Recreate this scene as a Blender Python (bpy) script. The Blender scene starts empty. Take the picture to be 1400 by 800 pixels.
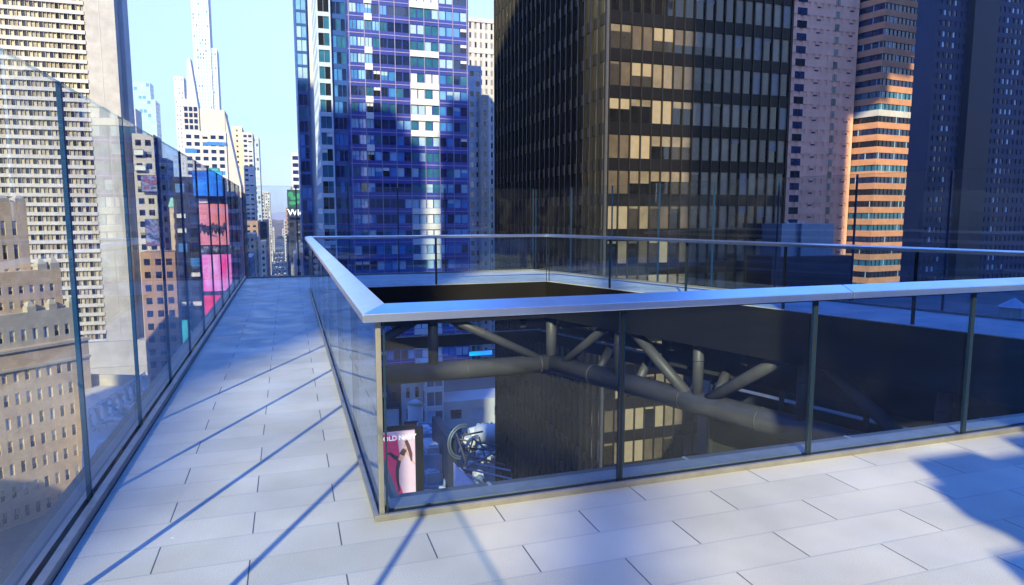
import bpy, math, random
from mathutils import Vector, Matrix, noise
R = math.radians
rng = random.Random(7)
S = bpy.context.scene
C = S.collection

# ------------------------------------------------------------------ camera, sky, sun, exposure
EYE = Vector((0, 0, 1.6)); PITCH, YAW, FPX = R(6.642), R(18.328), 921.5
cam = bpy.data.objects.new('camera', bpy.data.cameras.new('camera')); C.objects.link(cam)
cam.location = EYE; cam.rotation_euler = (R(90) - PITCH, 0, -YAW)
cam.data.sensor_width = 36; cam.data.lens = FPX / 1400 * 36
cam.data.clip_start = .05; cam.data.clip_end = 9000
S.camera = cam
SUN_EL, SUN_AZ = R(28.2), R(180 + 26.9)          # azimuth of the sun clockwise from +Y
SD = Vector((math.sin(SUN_AZ) * math.cos(SUN_EL), math.cos(SUN_AZ) * math.cos(SUN_EL), math.sin(SUN_EL)))
W = bpy.data.worlds.new('World'); S.world = W; W.use_nodes = True
nt = W.node_tree; bg = nt.nodes['Background']
sky = nt.nodes.new('ShaderNodeTexSky'); sky.sky_type = 'NISHITA'; sky.sun_disc = False
sky.sun_elevation = SUN_EL; sky.sun_rotation = SUN_AZ
sky.air_density = 1.0; sky.dust_density = .3; sky.ozone_density = 2.5
hsv = nt.nodes.new('ShaderNodeHueSaturation'); hsv.inputs['Saturation'].default_value = 1.05
tc = nt.nodes.new('ShaderNodeTexCoord'); sx = nt.nodes.new('ShaderNodeSeparateXYZ'); nt.links.new(tc.outputs['Generated'], sx.inputs[0])
rmp = nt.nodes.new('ShaderNodeValToRGB'); el = rmp.color_ramp.elements                 # winter haze near the horizon, deep blue overhead
el[0].position = 0.0; el[0].color = (.40, .46, .74, 1); el[1].position = 1; el[1].color = (.32, 1.12, 2.9, 1)
for q, c in ((.05, (.52, .56, .74)), (.12, (.64, .64, .74)), (.28, (1.3, 1.1, 1.1)), (.5, (.50, 1.18, 2.3))): e_ = el.new(q); e_.color = (*c, 1)
tm = nt.nodes.new('ShaderNodeMix'); tm.data_type = 'RGBA'; tm.blend_type = 'MULTIPLY'; tm.inputs[0].default_value = 1
nt.links.new(sx.outputs[2], rmp.inputs[0]); nt.links.new(sky.outputs[0], hsv.inputs['Color']); nt.links.new(hsv.outputs[0], tm.inputs[6]); nt.links.new(rmp.outputs[0], tm.inputs[7])
nt.links.new(tm.outputs[2], bg.inputs[0])
bg.inputs[1].default_value = .15
sun = bpy.data.objects.new('sun', bpy.data.lights.new('sun', 'SUN')); C.objects.link(sun)
sun.data.energy = 5.0; sun.data.angle = R(.5); sun.data.color = (1, .88, .49)
sun.rotation_euler = SD.to_track_quat('Z', 'Y').to_euler(); sun.location = SD * 60
S.view_settings.view_transform = 'Standard'; S.view_settings.look = 'None'
S.view_settings.exposure = .97; S.view_settings.gamma = 1; S.view_settings.use_curve_mapping = False
S.render.engine = 'CYCLES'; S.render.resolution_x = 1024; S.render.resolution_y = 585
S.cycles.max_bounces = 10; S.cycles.transparent_max_bounces = 40; S.cycles.caustics_reflective = False; S.cycles.caustics_refractive = False

# ------------------------------------------------------------------ survey helpers: photo pixel (1400 x 800) -> place in the world
FW = Vector((math.sin(YAW) * math.cos(PITCH), math.cos(YAW) * math.cos(PITCH), -math.sin(PITCH)))
RT = Vector((math.cos(YAW), -math.sin(YAW), 0)); UP = RT.cross(FW)
def ray(px, py): return FW + RT * ((px - 700) / FPX) - UP * ((py - 400) / FPX)
def on_y(px, py, Y): d = ray(px, py); return EYE + d * (Y / d.y)
def on_x(px, py, X): d = ray(px, py); return EYE + d * (X / d.x)
def on_z(px, py, Z): d = ray(px, py); return EYE + d * ((Z - 1.6) / d.z)
def on_d(px, py, D): return EYE + ray(px, py) * D
def xat(px, Y): return on_y(px, 293, Y).x
def zat(px, py, Y): return on_y(px, py, Y).z
def proj(P):
    d = Vector(P) - EYE; f = d.dot(FW)
    if f < .1: return None
    return 700 + FPX * d.dot(RT) / f, 400 - FPX * d.dot(UP) / f, f
GZ = -58.4                                                   # street level below the deck

# ------------------------------------------------------------------ materials
MATS = {}
def mat(name, col, rough=.6, metal=0, ior=1.45, var=.12, scale=1.5, bump=0, bscale=30, coat=0, spec=None, emit=None, estr=1, wav=0):
    if name in MATS: return MATS[name]
    m = bpy.data.materials.new(name); m.use_nodes = True; MATS[name] = m
    n = m.node_tree; p = n.nodes['Principled BSDF']
    p.inputs['Roughness'].default_value = rough; p.inputs['Metallic'].default_value = metal
    p.inputs['IOR'].default_value = ior; p.inputs['Coat Weight'].default_value = coat; p.inputs['Coat Roughness'].default_value = .03
    if spec is not None: p.inputs['Specular IOR Level'].default_value = spec
    g = n.nodes.new('ShaderNodeNewGeometry')
    ns = n.nodes.new('ShaderNodeTexNoise'); ns.inputs['Scale'].default_value = scale; ns.inputs['Detail'].default_value = 5; ns.inputs['Roughness'].default_value = .65
    n.links.new(g.outputs['Position'], ns.inputs['Vector'])
    rp = n.nodes.new('ShaderNodeMapRange'); rp.inputs[1].default_value = .3; rp.inputs[2].default_value = .7
    rp.inputs[3].default_value = 1 - var; rp.inputs[4].default_value = 1 + var
    n.links.new(ns.outputs[0], rp.inputs[0])
    mx = n.nodes.new('ShaderNodeMix'); mx.data_type = 'RGBA'; mx.blend_type = 'MULTIPLY'; mx.inputs[0].default_value = 1
    mx.inputs[6].default_value = (*col, 1); n.links.new(rp.outputs[0], mx.inputs[7])
    n.links.new(mx.outputs[2], p.inputs['Base Color'])
    if bump or wav:
        nb = n.nodes.new('ShaderNodeTexNoise'); nb.inputs['Scale'].default_value = bscale if bump else .35; nb.inputs['Detail'].default_value = 3 if bump else 1
        n.links.new(g.outputs['Position'], nb.inputs['Vector'])
        b = n.nodes.new('ShaderNodeBump'); b.inputs['Strength'].default_value = bump or 1; b.inputs['Distance'].default_value = .02 if bump else wav
        n.links.new(nb.outputs[0], b.inputs['Height']); n.links.new(b.outputs[0], p.inputs['Normal'])
    if emit: p.inputs['Emission Color'].default_value = (*emit, 1); p.inputs['Emission Strength'].default_value = estr
    return m
def masonry(name, col, bw, bh, mortar=.82, ms=.02, var=.14, rough=.85):
    """stone or panel cladding with joints, laid by world position"""
    if name in MATS: return MATS[name]
    m = mat(name, col, rough, var=var, scale=.35)
    n = m.node_tree; p = n.nodes['Principled BSDF']; g = [x for x in n.nodes if x.type == 'NEW_GEOMETRY'][0]
    sp = n.nodes.new('ShaderNodeSeparateXYZ'); n.links.new(g.outputs['Position'], sp.inputs[0])
    ad = n.nodes.new('ShaderNodeMath'); n.links.new(sp.outputs[0], ad.inputs[0]); n.links.new(sp.outputs[1], ad.inputs[1])
    cb = n.nodes.new('ShaderNodeCombineXYZ'); n.links.new(ad.outputs[0], cb.inputs[0]); n.links.new(sp.outputs[2], cb.inputs[1])
    bt = n.nodes.new('ShaderNodeTexBrick'); bt.inputs['Scale'].default_value = 1; bt.inputs['Brick Width'].default_value = bw
    bt.inputs['Row Height'].default_value = bh; bt.inputs['Mortar Size'].default_value = ms
    bt.inputs['Color1'].default_value = (1, 1, 1, 1); bt.inputs['Color2'].default_value = (.9, .9, .9, 1); bt.inputs['Mortar'].default_value = (mortar,) * 3 + (1,)
    n.links.new(cb.outputs[0], bt.inputs['Vector'])
    src = p.inputs['Base Color'].links[0].from_socket
    mx = n.nodes.new('ShaderNodeMix'); mx.data_type = 'RGBA'; mx.blend_type = 'MULTIPLY'; mx.inputs[0].default_value = 1
    n.links.new(src, mx.inputs[6]); n.links.new(bt.outputs[0], mx.inputs[7]); n.links.new(mx.outputs[2], p.inputs['Base Color'])
    return m
def clear_glass(name, tint, f0=.05, rough=0.0, dust=.005, top=.5):
    m = bpy.data.materials.new(name); m.use_nodes = True; n = m.node_tree; n.nodes.clear(); MATS[name] = m
    o = n.nodes.new('ShaderNodeOutputMaterial'); t = n.nodes.new('ShaderNodeBsdfTransparent'); g = n.nodes.new('ShaderNodeBsdfGlossy')
    t.inputs[0].default_value = (*tint, 1); g.inputs['Roughness'].default_value = rough; g.inputs[0].default_value = (.95, .98, 1, 1)
    lw = n.nodes.new('ShaderNodeLayerWeight'); lw.inputs[0].default_value = .5
    pw = n.nodes.new('ShaderNodeMath'); pw.operation = 'POWER'; pw.inputs[1].default_value = 5.5
    mr = n.nodes.new('ShaderNodeMapRange'); mr.inputs[3].default_value = f0; mr.inputs[4].default_value = top
    n.links.new(lw.outputs['Facing'], pw.inputs[0]); n.links.new(pw.outputs[0], mr.inputs[0])
    geo = n.nodes.new('ShaderNodeNewGeometry'); ns = n.nodes.new('ShaderNodeTexNoise'); ns.inputs['Scale'].default_value = .8; ns.inputs['Detail'].default_value = 1
    n.links.new(geo.outputs['Position'], ns.inputs['Vector'])
    b = n.nodes.new('ShaderNodeBump'); b.inputs['Distance'].default_value = .0035; n.links.new(ns.outputs[0], b.inputs['Height']); n.links.new(b.outputs[0], g.inputs['Normal'])
    df = n.nodes.new('ShaderNodeBsdfDiffuse'); df.inputs[0].default_value = (.8, .8, .8, 1)      # dust film and old wipe marks
    du = n.nodes.new('ShaderNodeTexNoise'); du.inputs['Scale'].default_value = 1.7; du.inputs['Detail'].default_value = 7; du.inputs['Distortion'].default_value = 1.2; n.links.new(geo.outputs['Position'], du.inputs['Vector'])
    dr = n.nodes.new('ShaderNodeMapRange'); dr.inputs[1].default_value = .4; dr.inputs[2].default_value = .8; dr.inputs[3].default_value = .001; dr.inputs[4].default_value = dust; n.links.new(du.outputs[0], dr.inputs[0])
    m0 = n.nodes.new('ShaderNodeMixShader'); n.links.new(dr.outputs[0], m0.inputs[0]); n.links.new(t.outputs[0], m0.inputs[1]); n.links.new(df.outputs[0], m0.inputs[2])
    mx = n.nodes.new('ShaderNodeMixShader'); n.links.new(mr.outputs[0], mx.inputs[0]); n.links.new(m0.outputs[0], mx.inputs[1]); n.links.new(g.outputs[0], mx.inputs[2])
    n.links.new(mx.outputs[0], o.inputs[0]); return m

def deck_mat():
    m = bpy.data.materials.new('granite_pavers'); m.use_nodes = True; n = m.node_tree; p = n.nodes['Principled BSDF']; L = n.links.new
    g = n.nodes.new('ShaderNodeNewGeometry'); mp = n.nodes.new('ShaderNodeMapping'); mp.inputs['Location'].default_value = (-.61 + .833 * 40, -2.675 + .2675 * 200, 0)
    L(g.outputs['Position'], mp.inputs[0])
    bt = n.nodes.new('ShaderNodeTexBrick'); bt.offset = .5; bt.offset_frequency = 2; bt.inputs['Scale'].default_value = 1
    bt.inputs['Brick Width'].default_value = .833; bt.inputs['Row Height'].default_value = .2675; bt.inputs['Mortar Size'].default_value = .0035
    bt.inputs['Mortar Smooth'].default_value = .1; bt.inputs['Bias'].default_value = 0
    bt.inputs['Color1'].default_value = (.49, .49, .455, 1); bt.inputs['Color2'].default_value = (.565, .56, .52, 1); bt.inputs['Mortar'].default_value = (.10, .105, .115, 1)
    L(mp.outputs[0], bt.inputs['Vector'])
    # long joints are nearly closed: pale line painted as their bright highlight
    sp = n.nodes.new('ShaderNodeSeparateXYZ'); L(mp.outputs[0], sp.inputs[0])
    dv = n.nodes.new('ShaderNodeMath'); dv.operation = 'DIVIDE'; dv.inputs[1].default_value = .2675; L(sp.outputs[1], dv.inputs[0])
    fr = n.nodes.new('ShaderNodeMath'); fr.operation = 'FRACT'; L(dv.outputs[0], fr.inputs[0])
    pp = n.nodes.new('ShaderNodeMath'); pp.operation = 'PINGPONG'; pp.inputs[1].default_value = .5; L(fr.outputs[0], pp.inputs[0])
    lt = n.nodes.new('ShaderNodeMath'); lt.operation = 'LESS_THAN'; lt.inputs[1].default_value = .018; L(pp.outputs[0], lt.inputs[0])
    m1 = n.nodes.new('ShaderNodeMix'); m1.data_type = 'RGBA'; m1.inputs[7].default_value = (.43, .44, .45, 1); L(lt.outputs[0], m1.inputs[0]); L(bt.outputs[0], m1.inputs[6])
    def noise(sc, det, lo, hi, a=.35, b=.65):
        x = n.nodes.new('ShaderNodeTexNoise'); x.inputs['Scale'].default_value = sc; x.inputs['Detail'].default_value = det; L(g.outputs['Position'], x.inputs['Vector'])
        y = n.nodes.new('ShaderNodeMapRange'); y.inputs[1].default_value = a; y.inputs[2].default_value = b; y.inputs[3].default_value = lo; y.inputs[4].default_value = hi; L(x.outputs[0], y.inputs[0]); return x, y
    _, sp1 = noise(240, 3, .74, 1.2); _, st = noise(1.1, 8, .80, 1.08)
    q = n.nodes.new('ShaderNodeMath'); q.operation = 'MULTIPLY'; L(sp1.outputs[0], q.inputs[0]); L(st.outputs[0], q.inputs[1])
    m2 = n.nodes.new('ShaderNodeMix'); m2.data_type = 'RGBA'; m2.blend_type = 'MULTIPLY'; m2.inputs[0].default_value = 1; L(m1.outputs[2], m2.inputs[6]); L(q.outputs[0], m2.inputs[7])
    # small droppings and specks
    vo = n.nodes.new('ShaderNodeTexVoronoi'); vo.inputs['Scale'].default_value = 2.6; L(g.outputs['Position'], vo.inputs['Vector'])
    l2 = n.nodes.new('ShaderNodeMath'); l2.operation = 'LESS_THAN'; l2.inputs[1].default_value = .022; L(vo.outputs['Distance'], l2.inputs[0])
    m3 = n.nodes.new('ShaderNodeMix'); m3.data_type = 'RGBA'; m3.inputs[7].default_value = (.75, .75, .74, 1); L(l2.outputs[0], m3.inputs[0]); L(m2.outputs[2], m3.inputs[6])
    L(m3.outputs[2], p.inputs['Base Color'])
    _, ro = noise(3, 4, .36, .6); L(ro.outputs[0], p.inputs['Roughness'])
    bp = n.nodes.new('ShaderNodeBump'); bp.inputs['Strength'].default_value = .5; bp.inputs['Distance'].default_value = .004; bp.invert = True
    L(bt.outputs['Fac'], bp.inputs['Height'])
    fx, _ = noise(120, 2, 0, 1); b2 = n.nodes.new('ShaderNodeBump'); b2.inputs['Strength'].default_value = .25; b2.inputs['Distance'].default_value = .002
    L(fx.outputs[0], b2.inputs['Height']); L(bp.outputs[0], b2.inputs['Normal']); L(b2.outputs[0], p.inputs['Normal'])
    return m

GL_BAR = clear_glass('barrier_glass', (.94, .97, .985), .06, dust=.012, top=.58)
GL_EDGE = clear_glass('edge_glass', (.70, .84, .92), .25)
GL_RAIL = clear_glass('guard_glass', (.83, .91, .99), .03, dust=.004, top=.85)
M_EDGE = mat('glass_edge_blue', (.012, .06, .17), .2, ior=1.5, var=.2); M_EDGE2 = mat('dark_glass_edge', (.010, .028, .06), .2, ior=1.5, var=.2)
M_SEAL = mat('black_seal', (.015, .016, .018), .5)
M_ALU = mat('brushed_aluminium', (.82, .87, .94), .30, metal=1, var=.06, scale=6)
M_ALUD = mat('weathered_aluminium', (.30, .29, .285), .45, metal=.6, var=.15, scale=8)
M_CHAN = mat('dark_channel', (.09, .10, .115), .4, metal=.5, var=.2)
M_LEDGE = mat('zinc_ledge', (.30, .33, .37), .4, metal=.4, var=.15, scale=5)
M_FASC = mat('black_fascia', (.009, .009, .011), .42, var=.2, spec=.3)
M_STEEL = mat('painted_steel', (.056, .055, .066), .5, var=.25, scale=3, bump=.08)
M_DARK = mat('dark_soffit', (.02, .021, .024), .7, var=.3)
DECKM = deck_mat()

# ------------------------------------------------------------------ mesh helpers
class MB:
    def __init__(s): s.v = []; s.f = []; s.m = []
    def quad(s, a, b, c, d, mi=0):
        k = len(s.v); s.v += [tuple(a), tuple(b), tuple(c), tuple(d)]; s.f.append((k, k + 1, k + 2, k + 3)); s.m.append(mi)
    def box(s, x0, x1, y0, y1, z0, z1, mi=0):
        k = len(s.v)
        s.v += [(x, y, z) for z in (z0, z1) for y in (y0, y1) for x in (x0, x1)]
        for q in ((0, 2, 3, 1), (4, 5, 7, 6), (0, 1, 5, 4), (2, 6, 7, 3), (0, 4, 6, 2), (1, 3, 7, 5)): s.f.append(tuple(k + i for i in q)); s.m.append(mi)
        return s
    def hexa(s, b, t, mi=0):
        """solid between two rings of equal length (both counter-clockwise from above)"""
        k = len(s.v); n = len(b); s.v += [tuple(p) for p in b] + [tuple(p) for p in t]
        s.f.append(tuple(k + i for i in reversed(range(n)))); s.f.append(tuple(k + n + i for i in range(n))); s.m += [mi, mi]
        for i in range(n): j = (i + 1) % n; s.f.append((k + i, k + j, k + n + j, k + n + i)); s.m.append(mi)
        return s
    def prism(s, poly, z0, z1, mi=0): return s.hexa([(x, y, z0) for x, y in poly], [(x, y, z1) for x, y in poly], mi)
    def wall(s, a, b, th, z0, z1, mi=0):
        """upright slab along a->b, th to the left of the direction"""
        a, b = Vector(a).to_2d(), Vector(b).to_2d(); d = (b - a).normalized(); nrm = Vector((-d.y, d.x)) * th
        return s.prism([a, b, b + nrm, a + nrm] if th > 0 else [b, a, a + nrm, b + nrm], z0, z1, mi)
    def tube(s, p0, p1, r, n=12, mi=0, r1=None):
        p0, p1 = Vector(p0), Vector(p1); q = (p1 - p0).to_track_quat('Z', 'Y'); r1 = r if r1 is None else r1
        ring = [(math.cos(2 * math.pi * i / n), math.sin(2 * math.pi * i / n)) for i in range(n)]
        return s.hexa([p0 + q @ Vector((x * r, y * r, 0)) for x, y in ring], [p1 + q @ Vector((x * r1, y * r1, 0)) for x, y in ring], mi)
    def path(s, pts, r, n=8, mi=0):
        for a, b in zip(pts, pts[1:]): s.tube(a, b, r, n, mi)
        return s
    def build(s, name, mats, parent=None, smooth=False, loc=None, bevel=0):
        me = bpy.data.meshes.new(name); off = Vector(loc) if loc is not None else Vector((0, 0, 0))
        if parent is not None and loc is None: off = s_base.get(parent.name, Vector((0, 0, 0)))
        me.from_pydata([tuple(Vector(v) - off) for v in s.v], [], s.f)
        for m in (mats if isinstance(mats, (list, tuple)) else [mats]): me.materials.append(m)
        me.polygons.foreach_set('material_index', s.m)
        if smooth:
            me.polygons.foreach_set('use_smooth', [len(p.vertices) == 4 for p in me.polygons])
        me.update(); o = bpy.data.objects.new(name, me); C.objects.link(o)
        if parent is not None: o.parent = parent
        elif loc is not None: o.location = off
        if bevel:
            b = o.modifiers.new('bevel', 'BEVEL'); b.width = bevel; b.segments = 2; b.limit_method = 'ANGLE'
        return o
s_base = {}
def thing(name, label, cat, loc=(0, 0, 0), group=None):
    o = bpy.data.objects.new(name, None); C.objects.link(o); o.location = loc; o.empty_display_size = .5
    s_base[o.name] = Vector(loc); return tag(o, label, cat, group)
def tag(o, label, cat, group=None, kind=None):
    if label: o['label'] = label
    if cat: o['category'] = cat
    if group: o['group'] = group
    if kind: o['kind'] = kind
    return o
def struct(o): o['kind'] = 'structure'; return o
def stuff(o): o['kind'] = 'stuff'; return o
def text_mesh(txt, size, depth, m, parent, mtx, name='lettering', bold=0.0):
    cu = bpy.data.curves.new(name, 'FONT'); cu.body = txt; cu.size = size; cu.extrude = depth; cu.align_x = 'CENTER'; cu.align_y = 'CENTER'; cu.offset = bold
    t = bpy.data.objects.new('tmp', cu); C.objects.link(t); dg = bpy.context.evaluated_depsgraph_get(); dg.update()
    me = bpy.data.meshes.new_from_object(t.evaluated_get(dg)); bpy.data.objects.remove(t); bpy.data.curves.remove(cu)
    me.materials.clear(); me.materials.append(m); me.transform(mtx); me.name = name
    o = bpy.data.objects.new(name, me); C.objects.link(o); o.parent = parent; return o

# ------------------------------------------------------------------ building kit
FROT = {'S': 0, 'W': -math.pi / 2, 'E': math.pi / 2, 'N': math.pi}
PANES = {}
def pane_mesh(w, h, v):
    """one window pane facing -Y, centred; v = (glass, blind fraction, blind material or None, mullions)"""
    key = (round(w, 2), round(h, 2), v)
    if key in PANES: return PANES[key]
    g, bf, bm, mu = v; b = MB(); zb = h / 2 - h * bf
    if bf < 1: b.box(-w / 2, w / 2, -.03, .03, -h / 2, zb, 0)
    if bf > 0: b.box(-w / 2, w / 2, -.03, .03, zb, h / 2, 1)
    for k in range(mu):
        x = -w / 2 + w * (k + 1) / (mu + 1); b.box(x - .05, x + .05, -.08, -.02, -h / 2, h / 2, 2)
    me = bpy.data.meshes.new('window'); me.from_pydata(b.v, [], b.f); me.materials.append(g); me.materials.append(bm or g); me.materials.append(MATS['frame_dark'])
    me.polygons.foreach_set('material_index', b.m); me.update(); PANES[key] = me; return me
mat('frame_dark', (.03, .032, .036), .4, metal=.3)
class Bld:
    def __init__(s, name, label, cat, loc, rz=0, group=None):
        s.root = thing(name, label, cat, loc, group); s.root.rotation_euler.z = rz; s.loc = Vector(loc); s.rz = rz; s.wins = []
        s.M = Matrix.Translation(s.loc) @ Matrix.Rotation(rz, 4, 'Z'); s_base[s.root.name] = Vector((0, 0, 0)) if rz else s.loc
        s.off = Vector((0, 0, 0)) if rz else s.loc          # rotated buildings are written in local coordinates
    def part(s, mb, name, m, **k): return mb.build(name, m, s.root, **k)
    def world(s, p): return s.M @ (Vector(p) - s.off)
    def vol(s, x0, x1, y0, y1, z0, z1, wall, faces, rec=.25, cm=None, par=1.0, name='wall', spm=None, pm=None):
        """faces: {'S': dict(fh, mw, wf, hf, mats=[(variant, weight)], z0=, z1=, lean=pier set-forward)}"""
        cm = max(cm if cm is not None else rec, rec); b = MB(); r = rec
        b.box(x0 + r, x1 - r, y0 + r, y1 - r, z0, z1 - .01)
        for cx in (0, 1):
            for cy in (0, 1):
                xa = x0 if not cx else x1 - cm; ya = y0 if not cy else y1 - cm; b.box(xa, xa + cm, ya, ya + cm, z0, z1)
        mats = [wall, spm or wall, pm or wall]
        for fc in 'SWEN':
            a0, a1 = (x0 + cm, x1 - cm) if fc in 'SN' else (y0 + cm, y1 - cm)
            def slab(u0, u1, w0, w1, dep, mi=0, out=0):
                # dep: how deep behind the face plane the slab starts at its front
                if fc == 'S': b.box(u0, u1, y0 + dep - out, y0 + r + .02, w0, w1, mi)
                elif fc == 'N': b.box(u0, u1, y1 - r - .02, y1 - dep + out, w0, w1, mi)
                elif fc == 'W': b.box(x0 + dep - out, x0 + r + .02, u0, u1, w0, w1, mi)
                else: b.box(x1 - r - .02, x1 - dep + out, u0, u1, w0, w1, mi)
            sp = faces.get(fc)
            if not sp: slab(a0, a1, z0, z1, .012); continue
            fh, mw = sp['fh'], sp['mw']; za, zb = sp.get('z0', z0), sp.get('z1', z1 - par)
            nf = max(1, round((zb - za) / fh)); fh = (zb - za) / nf; nc = max(1, round((a1 - a0) / mw)); mw = (a1 - a0) / nc
            w, h = mw * sp['wf'], fh * sp['hf']; sill = (fh - h) * sp.get('sill', .5); pw = mw - w; so = sp.get('spo', .02); po = sp.get('po', 0)
            for k in range(nf + 1):
                lo = za + (k - 1) * fh + sill + h if k else z0; hi = za + k * fh + sill if k < nf else z1
                slab(a0, a1, lo, hi, so, 1)
            if pw > .02:
                for k in range(nc + 1):
                    u0 = a0 + k * mw - pw / 2; u1 = u0 + pw; slab(max(u0, a0 + .004), min(u1, a1 - .004), za + .004, zb - .004, .004, 2, po)
            skip = sp.get('skip'); choose = sp.get('choose')
            vs = [m for m, _ in sp['mats']]; ws = [q for _, q in sp['mats']]
            for i in range(nc):
                for k in range(nf):
                    if skip and skip(i, k, nc, nf): continue
                    u = a0 + (i + .5) * mw; z = za + k * fh + sill + h / 2
                    v = choose(i, k, nc, nf) if choose else None
                    if v is None: v = rng.choices(vs, ws)[0]
                    P = {'S': (u, y0 + r - .05, z), 'N': (u, y1 - r + .05, z), 'W': (x0 + r - .05, u, z), 'E': (x1 - r + .05, u, z)}[fc]
                    s.wins.append((fc, Vector(P), w - .01, h - .01, v))
        return s.part(b, name, mats)
    def finish(s, cap=100):
        sc = []
        for w in s.wins:
            fc, P, ww, h, v = w; q = proj(s.world(P)); a = 0
            if q and -15 < q[0] < 1415 and -15 < q[1] < 815:
                n = Matrix.Rotation(FROT[fc] + s.rz, 3, 'Z') @ Vector((0, -1, 0)); d = (EYE - s.world(P)).normalized(); a = max(0, n.dot(d)) * ww * h / q[2] ** 2
            sc.append(a)
        order = sorted(range(len(s.wins)), key=lambda i: -sc[i]); best = {i for i in order[:cap] if sc[i] > 0}
        rest = MB(); rm = []
        for i, (fc, P, w, h, v) in enumerate(s.wins):
            if i in best:
                o = bpy.data.objects.new('window', pane_mesh(w, h, v)); C.objects.link(o); o.parent = s.root; o.location = P - s.off; o.rotation_euler.z = FROT[fc]
            else:
                g, bf, bm, mu = v
                for m in (g, bm):
                    if m and m not in rm: rm.append(m)
                rot = Matrix.Rotation(FROT[fc], 3, 'Z'); zb = h / 2 - h * bf
                def q(z0, z1, m): rest.quad(*[P + rot @ Vector((x, -.03, z)) for x, z in ((-w / 2, z0), (w / 2, z0), (w / 2, z1), (-w / 2, z1))], rm.index(m))
                if bf < 1: q(-h / 2, zb, g)
                if bf > 0: q(zb, h / 2, bm)
        if rest.f: stuff(s.part(rest, 'window', rm))
        return s.root
def V(g, bf=0, bm=None, mu=0): return (g, bf, bm, mu)

# ------------------------------------------------------------------ the roof deck (setting)
HA, HB, HC_, HD = (.42, 3.47), (.42, 15.02), (5.88, 15.02), (9.87, 3.47)          # opening in the deck
SL = .345                                                                          # slant of the avenue side
def xr(Y, off=0): return 5.88 + SL * (15.02 - Y) + off
def xo(Y): return 6.62 + SL * (18.0 - Y)                                           # outer slanted edge
T0 = -.35
deck = MB()
for poly in ([(-1.03, -9), (.42, -9), (.42, 18), (-1.03, 18)], [(.42, 15.02), (5.88, 15.02), (xo(15.02), 15.02), (xo(18), 18), (.42, 18)],
             [(9.87, 3.47), (xo(3.47), 3.47), (xo(15.02), 15.02), (5.88, 15.02)], [(.42, -9), (xo(-9), -9), (xo(3.47), 3.47), (.42, 3.47)]):
    deck.prism(poly, T0, 0)
dk = struct(deck.build('deck', DECKM))
f = MB()                                                    # black lining of the opening
f.prism([(.45, 14.97), (5.86, 14.97), (5.86, 15.015), (.45, 15.015)], -.88, -.006); f.wall((5.855, 15.0), (xr(4, -.012), 4), -.045, -.879, -.007); f.prism([(.424, 3.99), (.45, 3.99), (.45, 15.01), (.424, 15.01)], -.88, -.17)
f.build('opening_lining', M_FASC, dk)
f = MB(); f.wall((-1.33, 18.14), (xo(18.14) + .2, 18.14), .06, -.95, -.02); f.wall((xo(18.2) + .12, 18.2), (xo(-9) + .12, -9), .06, -.95, -.02); f.wall((-1.27, -9), (-1.27, 18.14), .06, -.95, -.05)
f.build('outer_fascia', M_FASC, dk)
f = MB()
f.prism([(.5, 15.1), (5.95, 15.1), (xo(18), 18), (.5, 18)], -.80, -.62); f.prism([(xr(3.4, .08), 3.4), (xo(3.4), 3.4), (xo(18) - .01, 17.99), (5.98, 15.1)], -.80, -.62)
f.build('soffit', M_DARK, dk)
f = MB()
f.box(.40, 9.95, 3.66, 3.83, -.16, -.04); f.box(.44, .56, 3.83, 14.9, -.16, -.04)
f.build('gutter', M_CHAN, dk)
f = MB()
for k in range(7): f.box(1.1 + k * 1.38, 1.12 + k * 1.38, 3.665, 3.825, -.04, -.034)
f.build('gutter_joint', M_LEDGE, dk)

# ------------------------------------------------------------------ glass barriers around the deck
def pane_run(root, a, b, n, th, z0, z1, glass, edge_top=True, gap=.012, ew=.011):
    """n panes from a to b (plan points); each pane a part, its polished edges a sub-part"""
    a, b = Vector(a), Vector(b); L = (b - a).length; d = (b - a) / L; w = L / n
    for i in range(n):
        p, q = a + d * (i * w + gap / 2), a + d * ((i + 1) * w - gap / 2)
        m = MB(); m.wall(p + d * ew, q - d * ew, th, z0, z1 - (.006 if edge_top else 0)); g = m.build('glass_pane', glass, root)
        for sa, sb, zl, zh, me_ in ((p, p + d * ew, z0, z1, M_EDGE if edge_top else M_EDGE2), (q - d * ew, q, z0, z1, M_EDGE if edge_top else M_EDGE2), (p + d * ew, q - d * ew, z1 - .006, z1, GL_EDGE))[:3 if edge_top else 2]:
            e = MB(); e.wall(sa, sb, th, zl, zh); o = e.build('polished_edge', me_, None, loc=s_base[root.name]); o.parent = g; o.location = (0, 0, 0)
        if i:
            sl = MB(); c = a + d * (i * w - gap / 2 + .001); sl.wall(c, c + d * (gap - .002), th * .7, z0, z1 - .01); sl.build('joint_seal', M_SEAL, root)
ZT = 2.28
lb = thing('glass_barrier', 'long tall clear glass barrier beside the walkway, facing the hotel tower', 'glass barrier', (-1.1, 5, 0), 'tall glass barriers around the roof deck')
pane_run(lb, (-1.09, 2.77 - 1.38 * 7), (-1.09, 2.77 + 1.38 * 11 + .0), 18, .021, .015, ZT, GL_BAR)
b = MB(); b.box(-1.075, -1.035, -7, 17.99, .0, .05); b.box(-1.145, -1.115, -7, 17.99, -.1, .035); b.build('base_channel', M_ALUD, lb)
b = MB(); b.box(-1.112, -1.078, -7, 17.99, -.1, .012); b.build('channel_slot', M_SEAL, lb)
b = MB(); b.box(-1.26, -1.15, -7, 17.99, -.3, -.03); b.build('ledge', M_CHAN, lb)
fb = thing('glass_barrier', 'tall clear glass barrier across the far end of the deck', 'glass barrier', (3, 18, 0), 'tall glass barriers around the roof deck')
pane_run(fb, (-1.05, 18.06), (xo(18.06) + .03, 18.06), 6, .021, .015, 2.30, GL_BAR)
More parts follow.
